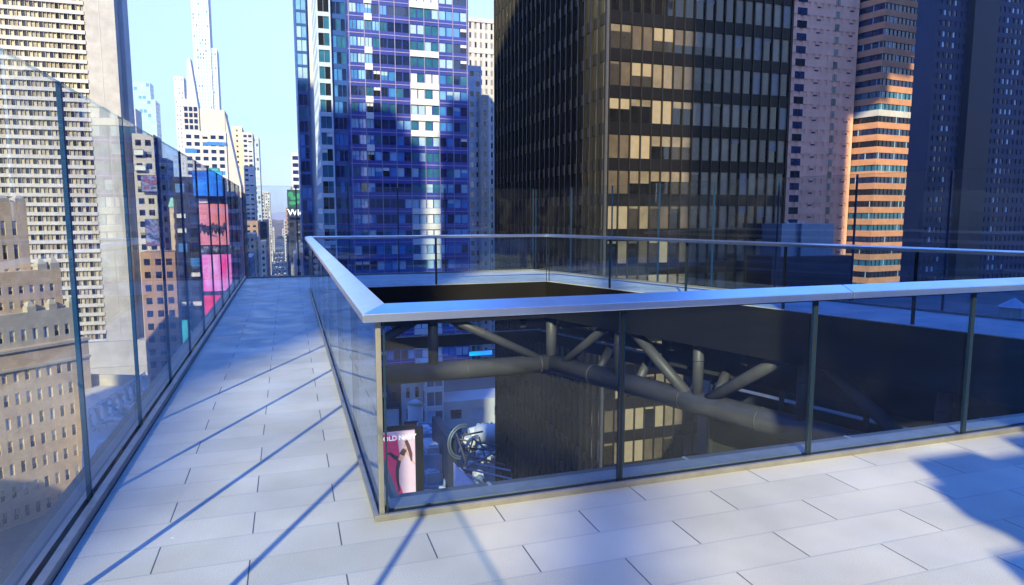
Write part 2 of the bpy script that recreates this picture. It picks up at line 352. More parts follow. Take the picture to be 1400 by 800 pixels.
b = MB(); b.box(-1.05, xo(18) + .01, 18.0, 18.045, -.3, .04); b.box(-1.05, xo(18) + .1, 18.095, 18.13, -.3, .03); b.build('base_channel', M_ALUD, fb)
rb = thing('glass_barrier', 'tall clear glass barrier along the slanted right side of the deck', 'glass barrier', (9, 10, 0), 'tall glass barriers around the roof deck')
n_r = round((18.06 + 6) * math.hypot(1, SL) / 1.46)
pane_run(rb, (xo(18.03) + .06, 18.03), (xo(-6) + .06, -6), n_r, .021, .015, 2.30, GL_BAR)
b = MB(); b.wall((xo(18) + .0, 18.0), (xo(-6) + .0, -6), .035, 0, .04); b.wall((xo(18) + .085, 18.0), (xo(-6) + .085, -6), .03, -.3, .03); b.build('base_channel', M_ALUD, rb)

# ------------------------------------------------------------------ guard rail round the opening
gr = thing('guard_rail', 'waist-high glass guard rail with wide metal cap around the opening in the deck', 'guard rail', (.42, 3.47, 0))
G0, G1, G2, G3 = (.45, 3.47), (.45, 15.0), (5.88, 15.0), (9.87, 3.47)
def cap_ring(z_in, z_out, dz_bot):
    o = [(.335, 3.36), (.335, 15.07), (5.905, 15.07), (xr(3.36, .035), 3.36)]; i = [(.46, 3.485), (.46, 14.945), (5.80, 14.945), (xr(3.485, -.1), 3.485)]
    for k in range(4):
        j = (k + 1) % 4; m = MB(); a, b, c, d = o[k], o[j], i[j], i[k]
        if k == 1 or k == 2:   zo, zi = z_in - .012, z_out + .006      # far sides lie flatter
        else: zo, zi = z_out, z_in
        segs = [(0, .335), (.336, .68), (.681, 1)] if k == 3 else [(0, .33), (.3305, .66), (.6605, 1)]
        for s0, s1 in segs:                                   # the cap comes in lengths with open butt joints
            m = MB(); L = lambda u, v, t: tuple(Vector(u).lerp(Vector(v), t))
            bot = [(*L(d, c, s0), z_out - dz_bot), (*L(d, c, s1), z_out - dz_bot), (*L(a, b, s1), z_out - dz_bot), (*L(a, b, s0), z_out - dz_bot)]
            top = [(*L(d, c, s0), zi), (*L(d, c, s1), zi), (*L(a, b, s1), zo), (*L(a, b, s0), zo)]
            m.hexa(bot, top); m.build('handrail', M_ALU, gr, bevel=.003)
cap_ring(1.142, 1.106, .042)
b = MB(); b.box(.44, 9.7, 3.445, 3.475, 1.045, 1.063); b.box(.405, .432, 3.48, 14.9, 1.045, 1.063); b.build('cap_seal', M_SEAL, gr)
pane_run(gr, (.437 + 1.38 * 7, 3.447), (.437, 3.447), 7, -.021, .01, 1.05, GL_RAIL, False, .012, .010)
pane_run(gr, (.408, 3.475), (.408, 3.475 + 1.38 * 8.35), 8, -.021, .01, 1.05, GL_RAIL, False)
pane_run(gr, (.46, 15.0), (5.86, 15.0), 2, .017, .01, 1.07, GL_RAIL, False, .02, .014)
pane_run(gr, (5.885, 15.0), (xr(3.5, .005), 3.5), 6, .017, .01, 1.07, GL_RAIL, False, .02, .014)
b = MB(); b.box(.4045, .4325, 3.434, 3.462, .012, 1.062); b.build('corner_post', M_ALUD, gr, bevel=.003)
b = MB(); b.box(.377, 9.9, 3.41, 3.432, 0, .034); b.box(.377, .400, 3.432, 15.0, 0, .034)
b.box(.47, 9.85, 3.53, 3.66, -.2, .012); b.box(.441, .49, 3.66, 15.0, -.2, .012); b.build('base_channel', M_ALUD, gr, bevel=.002)
b = MB(); b.box(.401, 9.85, 3.433, 3.529, -.2, .004); b.box(.4005, .440, 3.529, 15.0, -.2, .004); b.build('channel_slot', M_SEAL, gr)

# ------------------------------------------------------------------ tubular truss under the deck
tr = thing('steel_truss', 'grey tubular steel truss with zigzag struts hanging below the deck opening', 'truss', (3, 12, -2))
ZC = -2.06
def node(Y): return Vector((xr(Y, .20), Y, ZC))
cor = Vector((6.06, 15.22, ZC))
b = MB(); b.tube((.2, 15.22, ZC), (6.15, 15.22, ZC), .225, 20); b.build('chord', M_STEEL, tr, True)
b = MB(); b.tube(cor + Vector((-.03, .1, 0)), node(3.6), .225, 20); b.build('chord', M_STEEL, tr, True)
b = MB(); b.tube((.28, 15.1, ZC), (.28, 3.6, ZC), .2, 16); b.build('chord', M_STEEL, tr, True)
def rod(a, c, r=.105, nm='diagonal'): m = MB(); m.tube(a, c, r, 14); m.build(nm, M_STEEL, tr, True)
def up(v, z): return Vector((v.x, v.y, z))
for x in (.45, 3.11): rod((x, 15.22, ZC), (x, 15.22, -.66), .12, 'post')
rod(up(cor, ZC), up(cor, -.66), .13, 'post')
rod((3.2, 15.22, -.66), (5.85, 15.22, ZC + .08)); rod((3.02, 15.22, -.66), (.55, 15.22, ZC + .08))
ys = [13.02, 11.03, 9.0, 7.0, 5.0]
for y in ys: rod(node(y), up(node(y), -.66), .105, 'post')
rod(node(14.85), up(node(13.1), -.66), .1); rod(up(node(12.9), -.66), node(11.1), .115); rod(node(10.95), up(node(9.08), -.66), .115); rod(up(node(8.9), -.66), node(7.08), .115); rod(node(6.9), up(node(5.1), -.66), .115)
for y in (13.9, 10.9, 12.75): p = node(y - .2); rod(p + Vector((.1, .1, 0)), p + Vector((.55, .35, .55)), .1, 'cross_brace')
def collar(p, q, t, r): p, q = Vector(p), Vector(q); u = p.lerp(q, t); m = MB(); m.tube(u, u + (q - p).normalized() * .025, r, 20); m.build('weld_collar', M_STEEL, tr, True)
for t in (.28, .62, .93): collar((.2, 15.22, ZC), (6.15, 15.22, ZC), t, .231)
for t in (.12, .33, .47, .60, .8): collar(cor, node(3.6), t, .231)
for y in ys: collar(node(y), up(node(y), -.66), .6, .112)
b = MB(); b.box(-1.2, xo(17.8) + .1, 17.75, 17.95, -2.0, -1.68); b.build('outer_beam', M_STEEL, tr)
b = MB(); b.wall((xo(17.75) - .05, 17.75), (xo(2) - .05, 2), .2, -2.0, -1.70); b.build('outer_beam', M_STEEL, tr)
b = MB(); b.wall((xo(17.5) - .7, 17.4), (xo(2) - .7, 2), .1, -1.45, -1.25); b.build('inner_beam', M_STEEL, tr)
b = MB()
for k in range(9): y = 16.5 - k * 1.6; b.box(xr(y, .25), xo(y) - .1, y, y + .14, -1.15, -.82)
for k in range(4): b.box(.8 + k * 1.5, .94 + k * 1.5, 15.35, 17.8, -1.15, -.82)
b.build('floor_beam', M_DARK, tr)
ps = thing('plant_screen', 'dark metal screen closing the space under the right side of the deck', 'screen', (10, 7, -3))
b = MB(); b.wall((xo(12.0) - .3, 12.0), (xo(-2) - .3, -2), .06, -6.5, -2.01)
b.wall((xo(12.6) - .9, 12.6), (xo(-2) - .9, -2), .06, -1.62, -.83); b.build('screen_panel', M_DARK, ps)
b = MB()
for k in range(9): y = 11.8 - k * 1.5; x = xo(y) - .36; b.box(x - .08, x - .01, y, y + .07, -6.5, -1.1)
b.build('screen_post', mat('screen_post_black', (.03, .03, .034), .5), ps)


# ------------------------------------------------------------------ ground, avenue, hills (setting)
g = MB(); g.box(-6000, 6000, -3000, 6000, GZ - 2, GZ); struct(g.build('ground', mat('city_ground', (.10, .10, .105), .9, var=.25, scale=.02)))
AVX = -13.5
b = MB(); b.box(AVX - 11, AVX + 11, 120, 1330, GZ - .5, GZ + .004); struct(b.build('avenue', mat('asphalt', (.055, .056, .06), .85, var=.25, scale=.1)))
b = MB()
for x in (-5.5, -1.9, 1.9, 5.5):
    for k in range(70): b.box(AVX + x - .12, AVX + x + .12, 420 + k * 13, 424 + k * 13, GZ + .005, GZ + .012)
struct(b.build('lane_markings', mat('road_paint', (.75, .75, .72), .6)))
for sx, nm in ((-1, 'pavement'), (1, 'pavement')):
    b = MB(); xa = AVX + sx * 11; b.box(min(xa, xa + sx * 6), max(xa, xa + sx * 6), 120, 1330, GZ - .5, GZ + .14); struct(b.build(nm, mat('sidewalk', (.30, .29, .28), .85, var=.15, scale=.2)))
# far wooded park and the uptown ridge
M_WOOD = mat('winter_wood', (.16, .11, .085), .95, var=.45, scale=.03)
b = MB(); NX, NY = 60, 26; rw = random.Random(3)
hh = [[GZ + (0 if j in (0,) else 9 + rw.random() * 8 + j * 1.1) for i in range(NX + 1)] for j in range(NY + 1)]
for j in range(NY):
    for i in range(NX):
        x0, x1 = -420 + i * 14, -420 + (i + 1) * 14; y0, y1 = 1360 + j * 40, 1360 + (j + 1) * 40
        b.quad((x0, y0, hh[j][i]), (x1, y0, hh[j][i + 1]), (x1, y1, hh[j + 1][i + 1]), (x0, y1, hh[j + 1][i]))
stuff(tag(b.build('park_woodland', M_WOOD), 'brown leafless park woodland closing the far end of the avenue', 'woodland'))
b = MB(); NX = 80; prev = None
for i in range(NX):
    x0, x1 = -2400 + i * 60, -2400 + (i + 1) * 60
    za, zb = [GZ + 62 + 22 * math.sin(x * .0031) + 10 * math.sin(x * .011 + 2) for x in (x0, x1)]
    b.hexa([(x0, 3600, GZ), (x1, 3600, GZ), (x1, 4600, GZ), (x0, 4600, GZ)], [(x0, 3900, za), (x1, 3900, zb), (x1, 4500, zb), (x0, 4500, za)])
struct(b.build('hills', mat('far_ridge', (.32, .28, .32), .95, var=.2, scale=.01)))

# ------------------------------------------------------------------ palette for the buildings
G_DARK = mat('dark_window', (.012, .014, .02), .05, ior=1.6, var=.3, scale=.3, wav=.012)
G_NAVY = mat('navy_window', (.01, .022, .075), .05, ior=1.8, var=.3, scale=.3, wav=.012)
G_BLUE = mat('blue_window', (.05, .19, .50), .06, ior=2.3, var=.25, scale=.3, wav=.015)
G_TEAL = mat('teal_window', (.025, .115, .20), .06, ior=1.9, var=.3, scale=.3, wav=.015)
G_SKYPAINT = mat('painted_sky_window', (.16, .36, .62), .06, ior=2.3, var=.25, scale=.3, wav=.015); G_ICE = mat('pale_window', (.30, .46, .60), .1, ior=1.7, var=.2, scale=.2)  # first one: lighter pane colour stands in for reflected sky
G_BLK = mat('bronze_window', (.006, .006, .008), .03, ior=1.75, var=.3, scale=.3, wav=.02)
B_BEIGE = mat('beige_blind', (.25, .20, .145), .7, coat=.6, var=.1); B_WHITE = mat('white_blind', (.60, .62, .64), .6, coat=.6, var=.08)
B_TAUPE = mat('taupe_curtain', (.26, .235, .20), .8, coat=.4, var=.3, scale=.6); B_CREAM = mat('cream_curtain', (.42, .37, .28), .8, coat=.3, var=.18, scale=.8); B_GREY = mat('grey_blind', (.20, .19, .19), .7, coat=.5)
B_PALE = mat('pale_blue_blind', (.28, .42, .55), .5, coat=.8, var=.1); G_LIT = mat('lit_window', (.3, .25, .2), .4, emit=(1, .75, .45), estr=.5)
CONC = masonry('beige_concrete', (.38, .36, .36), 3.6, 4.5, .9, .05); CREAM = masonry('cream_band', (.46, .44, .45), 6, 9, .95, .03)
BRICK = masonry('tan_brick', (.54, .41, .30), 1.2, .5, .85, .05, .16); LIME = masonry('pale_limestone', (.42, .39, .35), 1.8, .9, .85, .04)
WHITE = mat('white_cladding', (.52, .53, .55), .6, var=.08, scale=.2); PALE = mat('pale_stone', (.44, .41, .38), .8, var=.1, scale=.15)
GREY = mat('grey_stone', (.40, .40, .42), .8, var=.12, scale=.15); TAN = mat('tan_stone', (.52, .42, .33), .85, var=.12, scale=.15)
PURP = mat('blue_violet_panel', (.032, .045, .27), .3, ior=1.5, coat=.3, var=.15, scale=.12); LAV = mat('lavender_fin', (.26, .24, .42), .4, metal=.2, var=.1)
BLUP = mat('deep_blue_panel', (.02, .07, .27), .25, ior=1.6, coat=.3, var=.2, scale=.12)
BLKM = mat('black_mullion', (.010, .009, .010), .4, var=.2); BLKP = mat('black_spandrel', (.008, .007, .009), .3, ior=1.45, var=.3, scale=.2, spec=.2)
ORNG = masonry('salmon_brick', (.47, .225, .13), 2.4, .8, .9, .04, .12); PINKW = masonry('pink_brick', (.80, .44, .31), 3.3, 3.3, .93, .03, .1)
DKBL = masonry('dark_blue_granite', (.007, .018, .065), 2.4, 3.9, .8, .06, .2, .7); NAVYP = mat('navy_cladding', (.012, .018, .05), .5, var=.2)
ROOFT = mat('tar_roof', (.11, .11, .115), .9, var=.3, scale=.3); COPG = mat('green_copper', (.28, .52, .40), .7); BROWN = masonry('brown_brick', (.34, .21, .15), 1.2, .5, .85, .05)
BLUR = mat('blue_grey_metal', (.18, .26, .38), .5, metal=.3, var=.15)

# ------------------------------------------------------------------ hotel tower, left
Y = 245; hx1, hxp, hx0 = xat(176, Y), xat(137, Y), xat(-70, Y)
A = Bld('hotel_tower', 'broad beige concrete hotel tower with white floor bands and a blank end pier', 'hotel', (hx1 - 30, Y, GZ))
hm = [(V(B_CREAM, 0, None, 0), 4), (V(G_DARK, 0, None, 2), 3), (V(G_DARK, .45, B_CREAM, 2), 3), (V(G_NAVY, 0, None, 1), 2), (V(B_CREAM, 0, None, 2), 3)]
def h_pick(i, k, nc, nf):
    t = i % 4
    if t == 0: return V(G_DARK)
    if t in (1, 3): return V(B_CREAM) if rng.random() < .8 else V(B_BEIGE)
    return rng.choice([V(G_DARK, 0, None, 1), V(B_TAUPE, 0, None, 1), V(B_TAUPE, 0, None, 1), V(B_TAUPE, .4, B_CREAM, 1)])
A.vol(hx0, hxp, Y, Y + 24, -39, 84, CONC, {'S': dict(fh=2.92, mw=1.1, wf=.9, hf=.62, mats=hm, spo=-.3, choose=h_pick)}, rec=.5, cm=.6, name='room_block', spm=CREAM, pm=B_CREAM)
bp = MB(); bp.box(hxp + .01, hx1, Y - 1.6, Y + 16, -39, 86); A.part(bp, 'end_pier', CONC)
bp = MB(); bp.box(hxp + 3.6, hxp + 3.75, Y - 1.68, Y - 1.59, -39, 86); bp.box(hx1 + .02, hx1 + 1.2, Y + 4, Y + 12, -39, 85); A.part(bp, 'pier_rib', GREY)
bp = MB(); bp.box(hx0, hx1 + 4.5, Y - 3.5, Y + 30, -47, -39.02); bp.box(hx0, hx1 + 6.5, Y - 5, Y + 34, GZ, -47.02); A.part(bp, 'podium', CONC)
bp = MB(); bp.box(hx0, hx1 + 6.52, Y - 5.03, Y - 4.9, -50.5, -49.3); A.part(bp, 'podium_band', GREY)
A.finish()

# ------------------------------------------------------------------ tan brick setback tower, lower left
P = on_d(108, 293, 138); brz = R(45)
B = Bld('setback_tower', 'old tan brick office building with stone setbacks close behind the left glass', 'office building', (P.x, P.y, GZ), brz)
Z = lambda z: z - GZ
wv = [(V(B_CREAM, .5, B_WHITE, 0), 3), (V(G_DARK, .55, B_CREAM, 1), 4), (V(B_WHITE, 0, None, 1), 2), (V(G_DARK, .3, B_GREY, 1), 2)]
fd = dict(fh=4.2, mw=2.0, wf=.42, hf=.5, mats=wv)
B.vol(-60, 0, 0, 30, 0, Z(-24), BRICK, {'S': dict(fd, z1=Z(-27)), 'E': fd}, rec=.3, cm=1.2)
B.vol(-40, -1.0, 1.6, 28, Z(-24) + .01, Z(-17.5), LIME, {'S': dict(fd, fh=3.2), 'E': fd}, rec=.3, cm=1.1, name='setback', par=2.2)
B.vol(-16, -2.6, 3.2, 26, Z(-17.5) + .01, Z(-9.5), BRICK, {'S': dict(fd, fh=3.6), 'E': fd}, rec=.3, cm=1.0, name='setback', par=2.2)
B.vol(-40, -7.2, 5, 26, Z(-17.4), Z(4), BRICK, {'S': dict(fd, fh=5.0, wf=.4, hf=.6), 'E': dict(fd, fh=5.0)}, rec=.35, cm=1.4, name='crown', par=2.8, pm=TAN)
def finial(x, y, z, r, h):
    m = MB(); m.box(x - r, x + r, y - r, y + r, z, z + h * .55); m.hexa([(x + r * .85 * a, y + r * .85 * c, z + h * .55) for a, c in ((-1, -1), (1, -1), (1, 1), (-1, 1))], [(x + r * .4 * a, y + r * .4 * c, z + h) for a, c in ((-1, -1), (1, -1), (1, 1), (-1, 1))])
    B.part(m, 'finial', LIME)
for x in (-3.6, -6.0): finial(x, 4.2, Z(-9.5), .9, 2.2)
for x in (-1.6, -5.5, -9.5): finial(x, 2.4, Z(-17.5), .8, 2.0)
for x in (-8.2, -11, -14, -17): finial(x, 5.9, Z(4), .9, 1.2)
m = MB()
for z in (-24.6, -28.2): m.box(-60.2, .2, -.28, 0, Z(z), Z(z) + .5)
B.part(m, 'cornice', LIME); B.finish()

# low theatre roof with white ducts between tan tower and the deck
P = on_d(150, 595, 112)
th = thing('theatre_roof', 'low pale roof seen past the foot of the hotel, crowded with white ducts', 'low building', (P.x, P.y, GZ))
zr = P.z
m = MB(); pl = [tuple(on_z(a, b_, zr).to_2d()) for a, b_ in ((112, 690), (176, 690), (206, 528), (113, 526))]; m.prism(pl, GZ, zr); m.build('wall', LIME, th)
m = MB(); m.prism(pl, zr + .002, zr + .05); m.build('roof', PALE, th)
m = MB(); m.wall(pl[2], pl[3], .4, zr + .05, zr + 2.4); m.build('parapet', LIME, th)
rd = random.Random(5)
for k in range(15):
    px_ = on_z(126 + rd.random() * 52, 545 + rd.random() * 85, zr + .5); x, y = px_.x, px_.y; L = 3 + rd.random() * 3
    m = MB(); m.path([(x, y, zr + .05), (x, y, zr + 1.1), (x + L * .5, y + .5, zr + 1.5), (x + L, y - .6, zr + 1.1), (x + L, y - .6, zr + .05)], .42, 8)
    tag(m.build('roof_duct', WHITE, smooth=True), 'white bent duct among the many on the pale theatre roof', 'duct', 'white ducts on the theatre roof')
sgp = thing('roof_sign', 'open white letter-like scaffold sign on the pale roof beside the ducts', 'roof sign', (P.x - 5, P.y + 8, zr))
m = MB(); p0_ = on_z(124, 600, zr); x0, y0 = p0_.x, p0_.y
for k in range(9):
    x, y = x0 + k * .45, y0 + k * 3.2; m.tube((x, y, zr), (x, y, zr + 5), .13, 6)
for z in (1.2, 5): m.tube((x0, y0, zr + z), (x0 + 3.6, y0 + 25.6, zr + z), .12, 6)
m.build('sign_frame', WHITE, sgp)
m = MB()
for k in range(8):
    x, y = x0 + k * .45 + .22, y0 + k * 3.2 + 1.6; q = []
    for t in range(13): a = 2 * math.pi * t / 12; q.append((x + .25 * math.cos(a), y + 1.1 * math.cos(a), zr + 3.1 + 1.5 * math.sin(a)))
    m.path(q, .22, 6)
m.build('sign_ring', B_PALE, sgp)

# ------------------------------------------------------------------ buildings behind the left barrier
def simple(name, label, cat, px0, px1, py, Y, dep, wall, S_, side=None, z0=GZ, grp=None, cap=100, pxs=None, rec=.25, **k):
    x0, x1 = xat(px0, Y), xat(px1, Y); z1 = zat((px0 + px1) / 2, py, Y)
    b_ = Bld(name, label, cat, ((x0 + x1) / 2, Y, GZ), group=grp); fc = {'S': S_}
    if side: fc[side[0]] = side[1]
    b_.vol(x0, x1, Y, Y + dep, z0, z1, wall, fc, rec=rec, **k); b_.x0, b_.x1, b_.z1, b_.Y = x0, x1, z1, Y
    return b_
dk_ = [(V(G_DARK), 4), (V(G_DARK, .4, B_GREY), 2), (V(G_NAVY), 3)]
bl_ = [(V(G_NAVY), 4), (V(G_BLUE), 3), (V(G_DARK), 3), (V(G_DARK, .5, B_WHITE), 1)]
t_ = simple('office_block', 'pale stone office block with dark windows right behind the hotel end pier', 'office building', 187, 216, 183, 243, 14, PALE, dict(fh=3.6, mw=3.2, wf=.6, hf=.5, mats=dk_), ('E', dict(fh=3.6, mw=3.2, wf=.6, hf=.5, mats=dk_))); t_.finish()
t_ = simple('slab_tower', 'narrow grey-green slab tower between the pale stone block and the green roof', 'tower', 217, 232, 216, 254, 14, GREY, dict(fh=3.5, mw=3, wf=.6, hf=.5, mats=bl_), ('E', dict(fh=3.5, mw=3, wf=.6, hf=.5, mats=bl_))); t_.finish()
t_ = simple('brick_block', 'tan brick block with a green copper hip roof', 'office building', 232, 250, 283, 240, 12, TAN, dict(fh=3.5, mw=2.6, wf=.5, hf=.5, mats=dk_), ('E', dict(fh=3.5, mw=2.6, wf=.5, hf=.5, mats=dk_)))
m = MB(); x0, x1, z = t_.x0, t_.x1, t_.z1; xm = (x0 + x1) / 2; m.hexa([(x0 - .3, t_.Y - .3, z), (x1 + .3, t_.Y - .3, z), (x1 + .3, t_.Y + 12.3, z), (x0 - .3, t_.Y + 12.3, z)], [(xm - 2, t_.Y + 4, z + 3), (xm + 2, t_.Y + 4, z + 3), (xm + 2, t_.Y + 8, z + 3), (xm - 2, t_.Y + 8, z + 3)]); t_.part(m, 'roof', COPG); t_.finish()
t_ = simple('brick_block', 'low red-brown brick block with pale banded signs behind the fourth glass pane', 'office building', 188, 236, 345, 228, 11, BROWN, dict(fh=3.8, mw=3, wf=.55, hf=.5, mats=dk_), ('E', dict(fh=3.8, mw=3, wf=.55, hf=.5, mats=dk_))); t_.finish()
# stacked facade signs: each a flat lit board with a frame
SCR = {}
def screen_mat(name, stops, sx, sz, estr=1.0, seed=0):
    m = bpy.data.materials.new(name); m.use_nodes = True; n = m.node_tree; p = n.nodes['Principled BSDF']
    g = n.nodes.new('ShaderNodeNewGeometry'); mp = n.nodes.new('ShaderNodeMapping'); mp.inputs['Scale'].default_value = (sx, sx, sz); mp.inputs['Location'].default_value = (seed, seed, seed)
    ns = n.nodes.new('ShaderNodeTexNoise'); ns.inputs['Scale'].default_value = 1; ns.inputs['Detail'].default_value = 4; n.links.new(g.outputs['Position'], mp.inputs[0]); n.links.new(mp.outputs[0], ns.inputs['Vector'])
    r = n.nodes.new('ShaderNodeValToRGB'); e = r.color_ramp.elements; e[0].position, e[1].position = stops[0][0], stops[-1][0]; e[0].color = (*stops[0][1], 1); e[1].color = (*stops[-1][1], 1)
    for q, c in stops[1:-1]: x = e.new(q); x.color = (*c, 1)
    n.links.new(ns.outputs[0], r.inputs[0]); n.links.new(r.outputs[0], p.inputs['Emission Color']); p.inputs['Emission Strength'].default_value = estr
    p.inputs['Base Color'].default_value = (.02, .02, .02, 1); p.inputs['Roughness'].default_value = .3; return m
SC_BLUE = screen_mat('blue_screen', [(.3, (.0, .10, .55)), (.5, (.0, .22, .9)), (.7, (.02, .45, .95))], .15, .4, 1.1)
SC_PINK = screen_mat('pink_screen', [(.3, (.75, .10, .14)), (.5, (.85, .24, .25)), (.66, (.75, .30, .38)), (.7, (.25, .08, .2))], .16, .35, 1.0, 3)
SC_MAG = screen_mat('magenta_screen', [(.35, (.90, .05, .30)), (.5, (.80, .22, .60)), (.7, (.9, .40, .72))], .5, .12, 1.1, 9)
SC_RED = screen_mat('red_screen', [(.3, (.72, .0, .08)), (.62, (.85, .02, .12)), (.68, (.9, .5, .5))], .2, .5, 1.1, 5)
SC_CYAN = screen_mat('cyan_screen', [(.3, (.0, .45, .60)), (.7, (.1, .75, .8))], .3, .3, .6, 2)
SC_TXT = screen_mat('ticker_screen', [(.45, (.01, .01, .03)), (.52, (.02, .02, .06)), (.6, (.6, .65, .8))], 1.2, 1.2, .5, 8)
SC_MIX = screen_mat('video_screen', [(.35, (.02, .05, .25)), (.48, (.5, .55, .75)), (.55, (.1, .1, .5)), (.62, (.6, .1, .2)), (.7, (.7, .75, .9))], .4, .6, .5, 12)
Ys = 205
t_ = simple('screen_building', 'dark glass building carrying stacked blue, pink and magenta screens', 'building', 238, 303, 242, Ys, 22, NAVYP, dict(fh=4, mw=3.2, wf=.8, hf=.6, mats=bl_), ('E', dict(fh=4, mw=3.2, wf=.8, hf=.6, mats=bl_)))
scx = xat(303, Ys)
def board(px0, px1, py0, py1, Y, m_, name, label, cat='screen', dep=.5, group=None, frame=True):
    x0, x1 = xat(px0, Y), xat(px1, Y); zt, zb = zat((px0 + px1) / 2, py0, Y), zat((px0 + px1) / 2, py1, Y)
    r = thing(name, label, cat, ((x0 + x1) / 2, Y, zb), group)
    q = MB(); q.box(x0, x1, Y, Y + dep, zb, zt); q.build('panel', m_, r)
    if frame:
        q = MB(); t = max(.12, (x1 - x0) * .012); q.box(x0 - t, x0 - .003, Y - .08, Y + dep, zb - t, zt + t); q.box(x1 + .003, x1 + t, Y - .08, Y + dep, zb - t, zt + t)
        q.box(x0 - .003, x1 + .003, Y - .08, Y + dep, zt + .003, zt + t); q.box(x0 - .003, x1 + .003, Y - .08, Y + dep, zb - t, zb - .003); q.build('frame', BLKM, r)
    r_ = (x0, x1, zb, zt); return r, r_
t_.finish()
board(266, 306, 234, 268, Ys - 2, SC_BLUE, 'video_screen', 'bright blue video screen on top of the stack of screens')
board(271, 312, 279, 335, Ys - 3, SC_PINK, 'video_screen', 'salmon pink video screen below the blue one')
sc_r = [o_ for o_ in C.objects if o_.get('label') == 'salmon pink video screen below the blue one'][0]
for k in range(7):
    xa_ = xat(275 + k * 5.2, Ys - 3.1); za_ = zat(290, 312 + (k % 3) * 2, Ys - 3.1); m = MB()
    ring = [(xa_ + dx * .75, za_ + dz) for dx, dz in ((-.7, -1.4), (-.2, -1.2), (0, -.4), (.5, -1.5), (.9, -1.2), (.5, .2), (1.1, .9), (.4, 1.0), (.1, 1.6), (-.4, 1.2), (-1.0, .6), (-.5, .1))]
    m.hexa([(x, Ys - 3.02, z) for x, z in ring], [(x, Ys - 3.07, z) for x, z in ring]); m.build('advert_figure', NAVYP, sc_r)
board(272, 314, 337, 345, Ys - 3, SC_TXT, 'news_ticker', 'thin black ticker strip with white lettering between two screens', 'ticker')
board(273, 313, 348, 398, Ys - 3, SC_MAG, 'video_screen', 'magenta and pink striped video screen under the ticker strip')
board(273, 312, 404, 440, Ys - 4, SC_RED, 'video_screen', 'plain red video screen, lowest of the stack')
board(286, 302, 230.5, 236, Ys + 3, SC_CYAN, 'video_screen', 'small cyan screen poking above the glass barrier', dep=2)
board(198, 216, 300, 336, 226, SC_MIX, 'video_screen', 'busy white and blue video screen on the red-brown block')
board(196, 217, 240, 262, 241.5, SC_MIX, 'facade_sign', 'banded black and white sign high on the pale stone office block', 'sign')
board(240, 250, 438, 476, 200, SC_CYAN, 'banner', 'upright pale cyan banner low over the plaza', 'banner')
board(188, 201, 205, 212, 241.8, B_WHITE, 'facade_sign', 'blank white sign strip beside the hotel pier, upper of two', 'sign'); board(188, 203, 226, 233, 241.8, B_WHITE, 'facade_sign', 'blank white sign strip beside the hotel pier, lower of two', 'sign')
t_ = simple('glass_block', 'blue-green banded glass block at the end of the left barrier', 'building', 304, 331, 262, 215, 24, GREY, dict(fh=4.2, mw=3, wf=.95, hf=.55, mats=[(V(G_TEAL), 3), (V(G_DARK), 3), (V(G_BLUE), 1)]), ('E', dict(fh=4.2, mw=3, wf=.95, hf=.55, mats=[(V(G_TEAL), 3), (V(G_DARK), 3)])), spm=BROWN); t_.finish()

# ------------------------------------------------------------------ skyline up the avenue, left side
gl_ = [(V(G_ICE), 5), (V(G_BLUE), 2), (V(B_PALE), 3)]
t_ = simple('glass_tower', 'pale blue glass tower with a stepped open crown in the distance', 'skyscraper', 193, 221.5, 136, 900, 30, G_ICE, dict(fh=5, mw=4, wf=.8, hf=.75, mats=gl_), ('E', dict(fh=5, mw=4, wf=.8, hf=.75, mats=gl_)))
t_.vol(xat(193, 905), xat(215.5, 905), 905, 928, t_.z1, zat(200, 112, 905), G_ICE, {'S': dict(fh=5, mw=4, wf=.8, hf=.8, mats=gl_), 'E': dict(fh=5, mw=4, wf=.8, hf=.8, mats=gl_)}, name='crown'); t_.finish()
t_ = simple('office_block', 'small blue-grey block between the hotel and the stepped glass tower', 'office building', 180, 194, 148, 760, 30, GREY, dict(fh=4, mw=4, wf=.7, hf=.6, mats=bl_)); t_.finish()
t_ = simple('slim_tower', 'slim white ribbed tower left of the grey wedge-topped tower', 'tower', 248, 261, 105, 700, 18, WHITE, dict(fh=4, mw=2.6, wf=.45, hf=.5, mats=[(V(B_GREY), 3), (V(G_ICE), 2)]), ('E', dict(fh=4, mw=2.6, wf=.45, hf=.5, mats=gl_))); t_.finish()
x0, x1 = xat(261, 640), xat(279, 640)
t_ = Bld('wedge_tower', 'plain grey tower with a sloping wedge top beneath the needle skyscraper', 'tower', (x0, 640, GZ)); m = MB()
zt1, zt2 = zat(258, 78, 640), zat(270, 148, 640)
m.hexa([(x0, 640, GZ), (x1, 640, GZ), (x1, 660, GZ), (x0, 660, GZ)], [(x0, 640, zt2 + 8), (x1, 640, zt2), (x1, 660, zt2), (x0, 660, zt2 + 8)]); m.hexa([(x0 + 1, 641, zt2 - 2), (x1, 641, zt2 - 2), (x1, 659, zt2 - 2), (x0 + 1, 659, zt2 - 2)], [(x0 + 3, 643, zt1), (x0 + 5.5, 643, zt1), (x0 + 5.5, 657, zt1), (x0 + 3, 657, zt1)])
t_.part(m, 'wall', GREY); t_.finish()
Ysup = 1150
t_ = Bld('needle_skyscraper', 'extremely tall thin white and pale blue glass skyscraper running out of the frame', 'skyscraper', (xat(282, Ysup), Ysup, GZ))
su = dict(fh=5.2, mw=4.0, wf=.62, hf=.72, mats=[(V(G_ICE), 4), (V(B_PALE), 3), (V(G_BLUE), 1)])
xa, xb, xc = xat(276, Ysup), xat(299, Ysup), xat(307, Ysup); zs = zat(295, 66, Ysup)
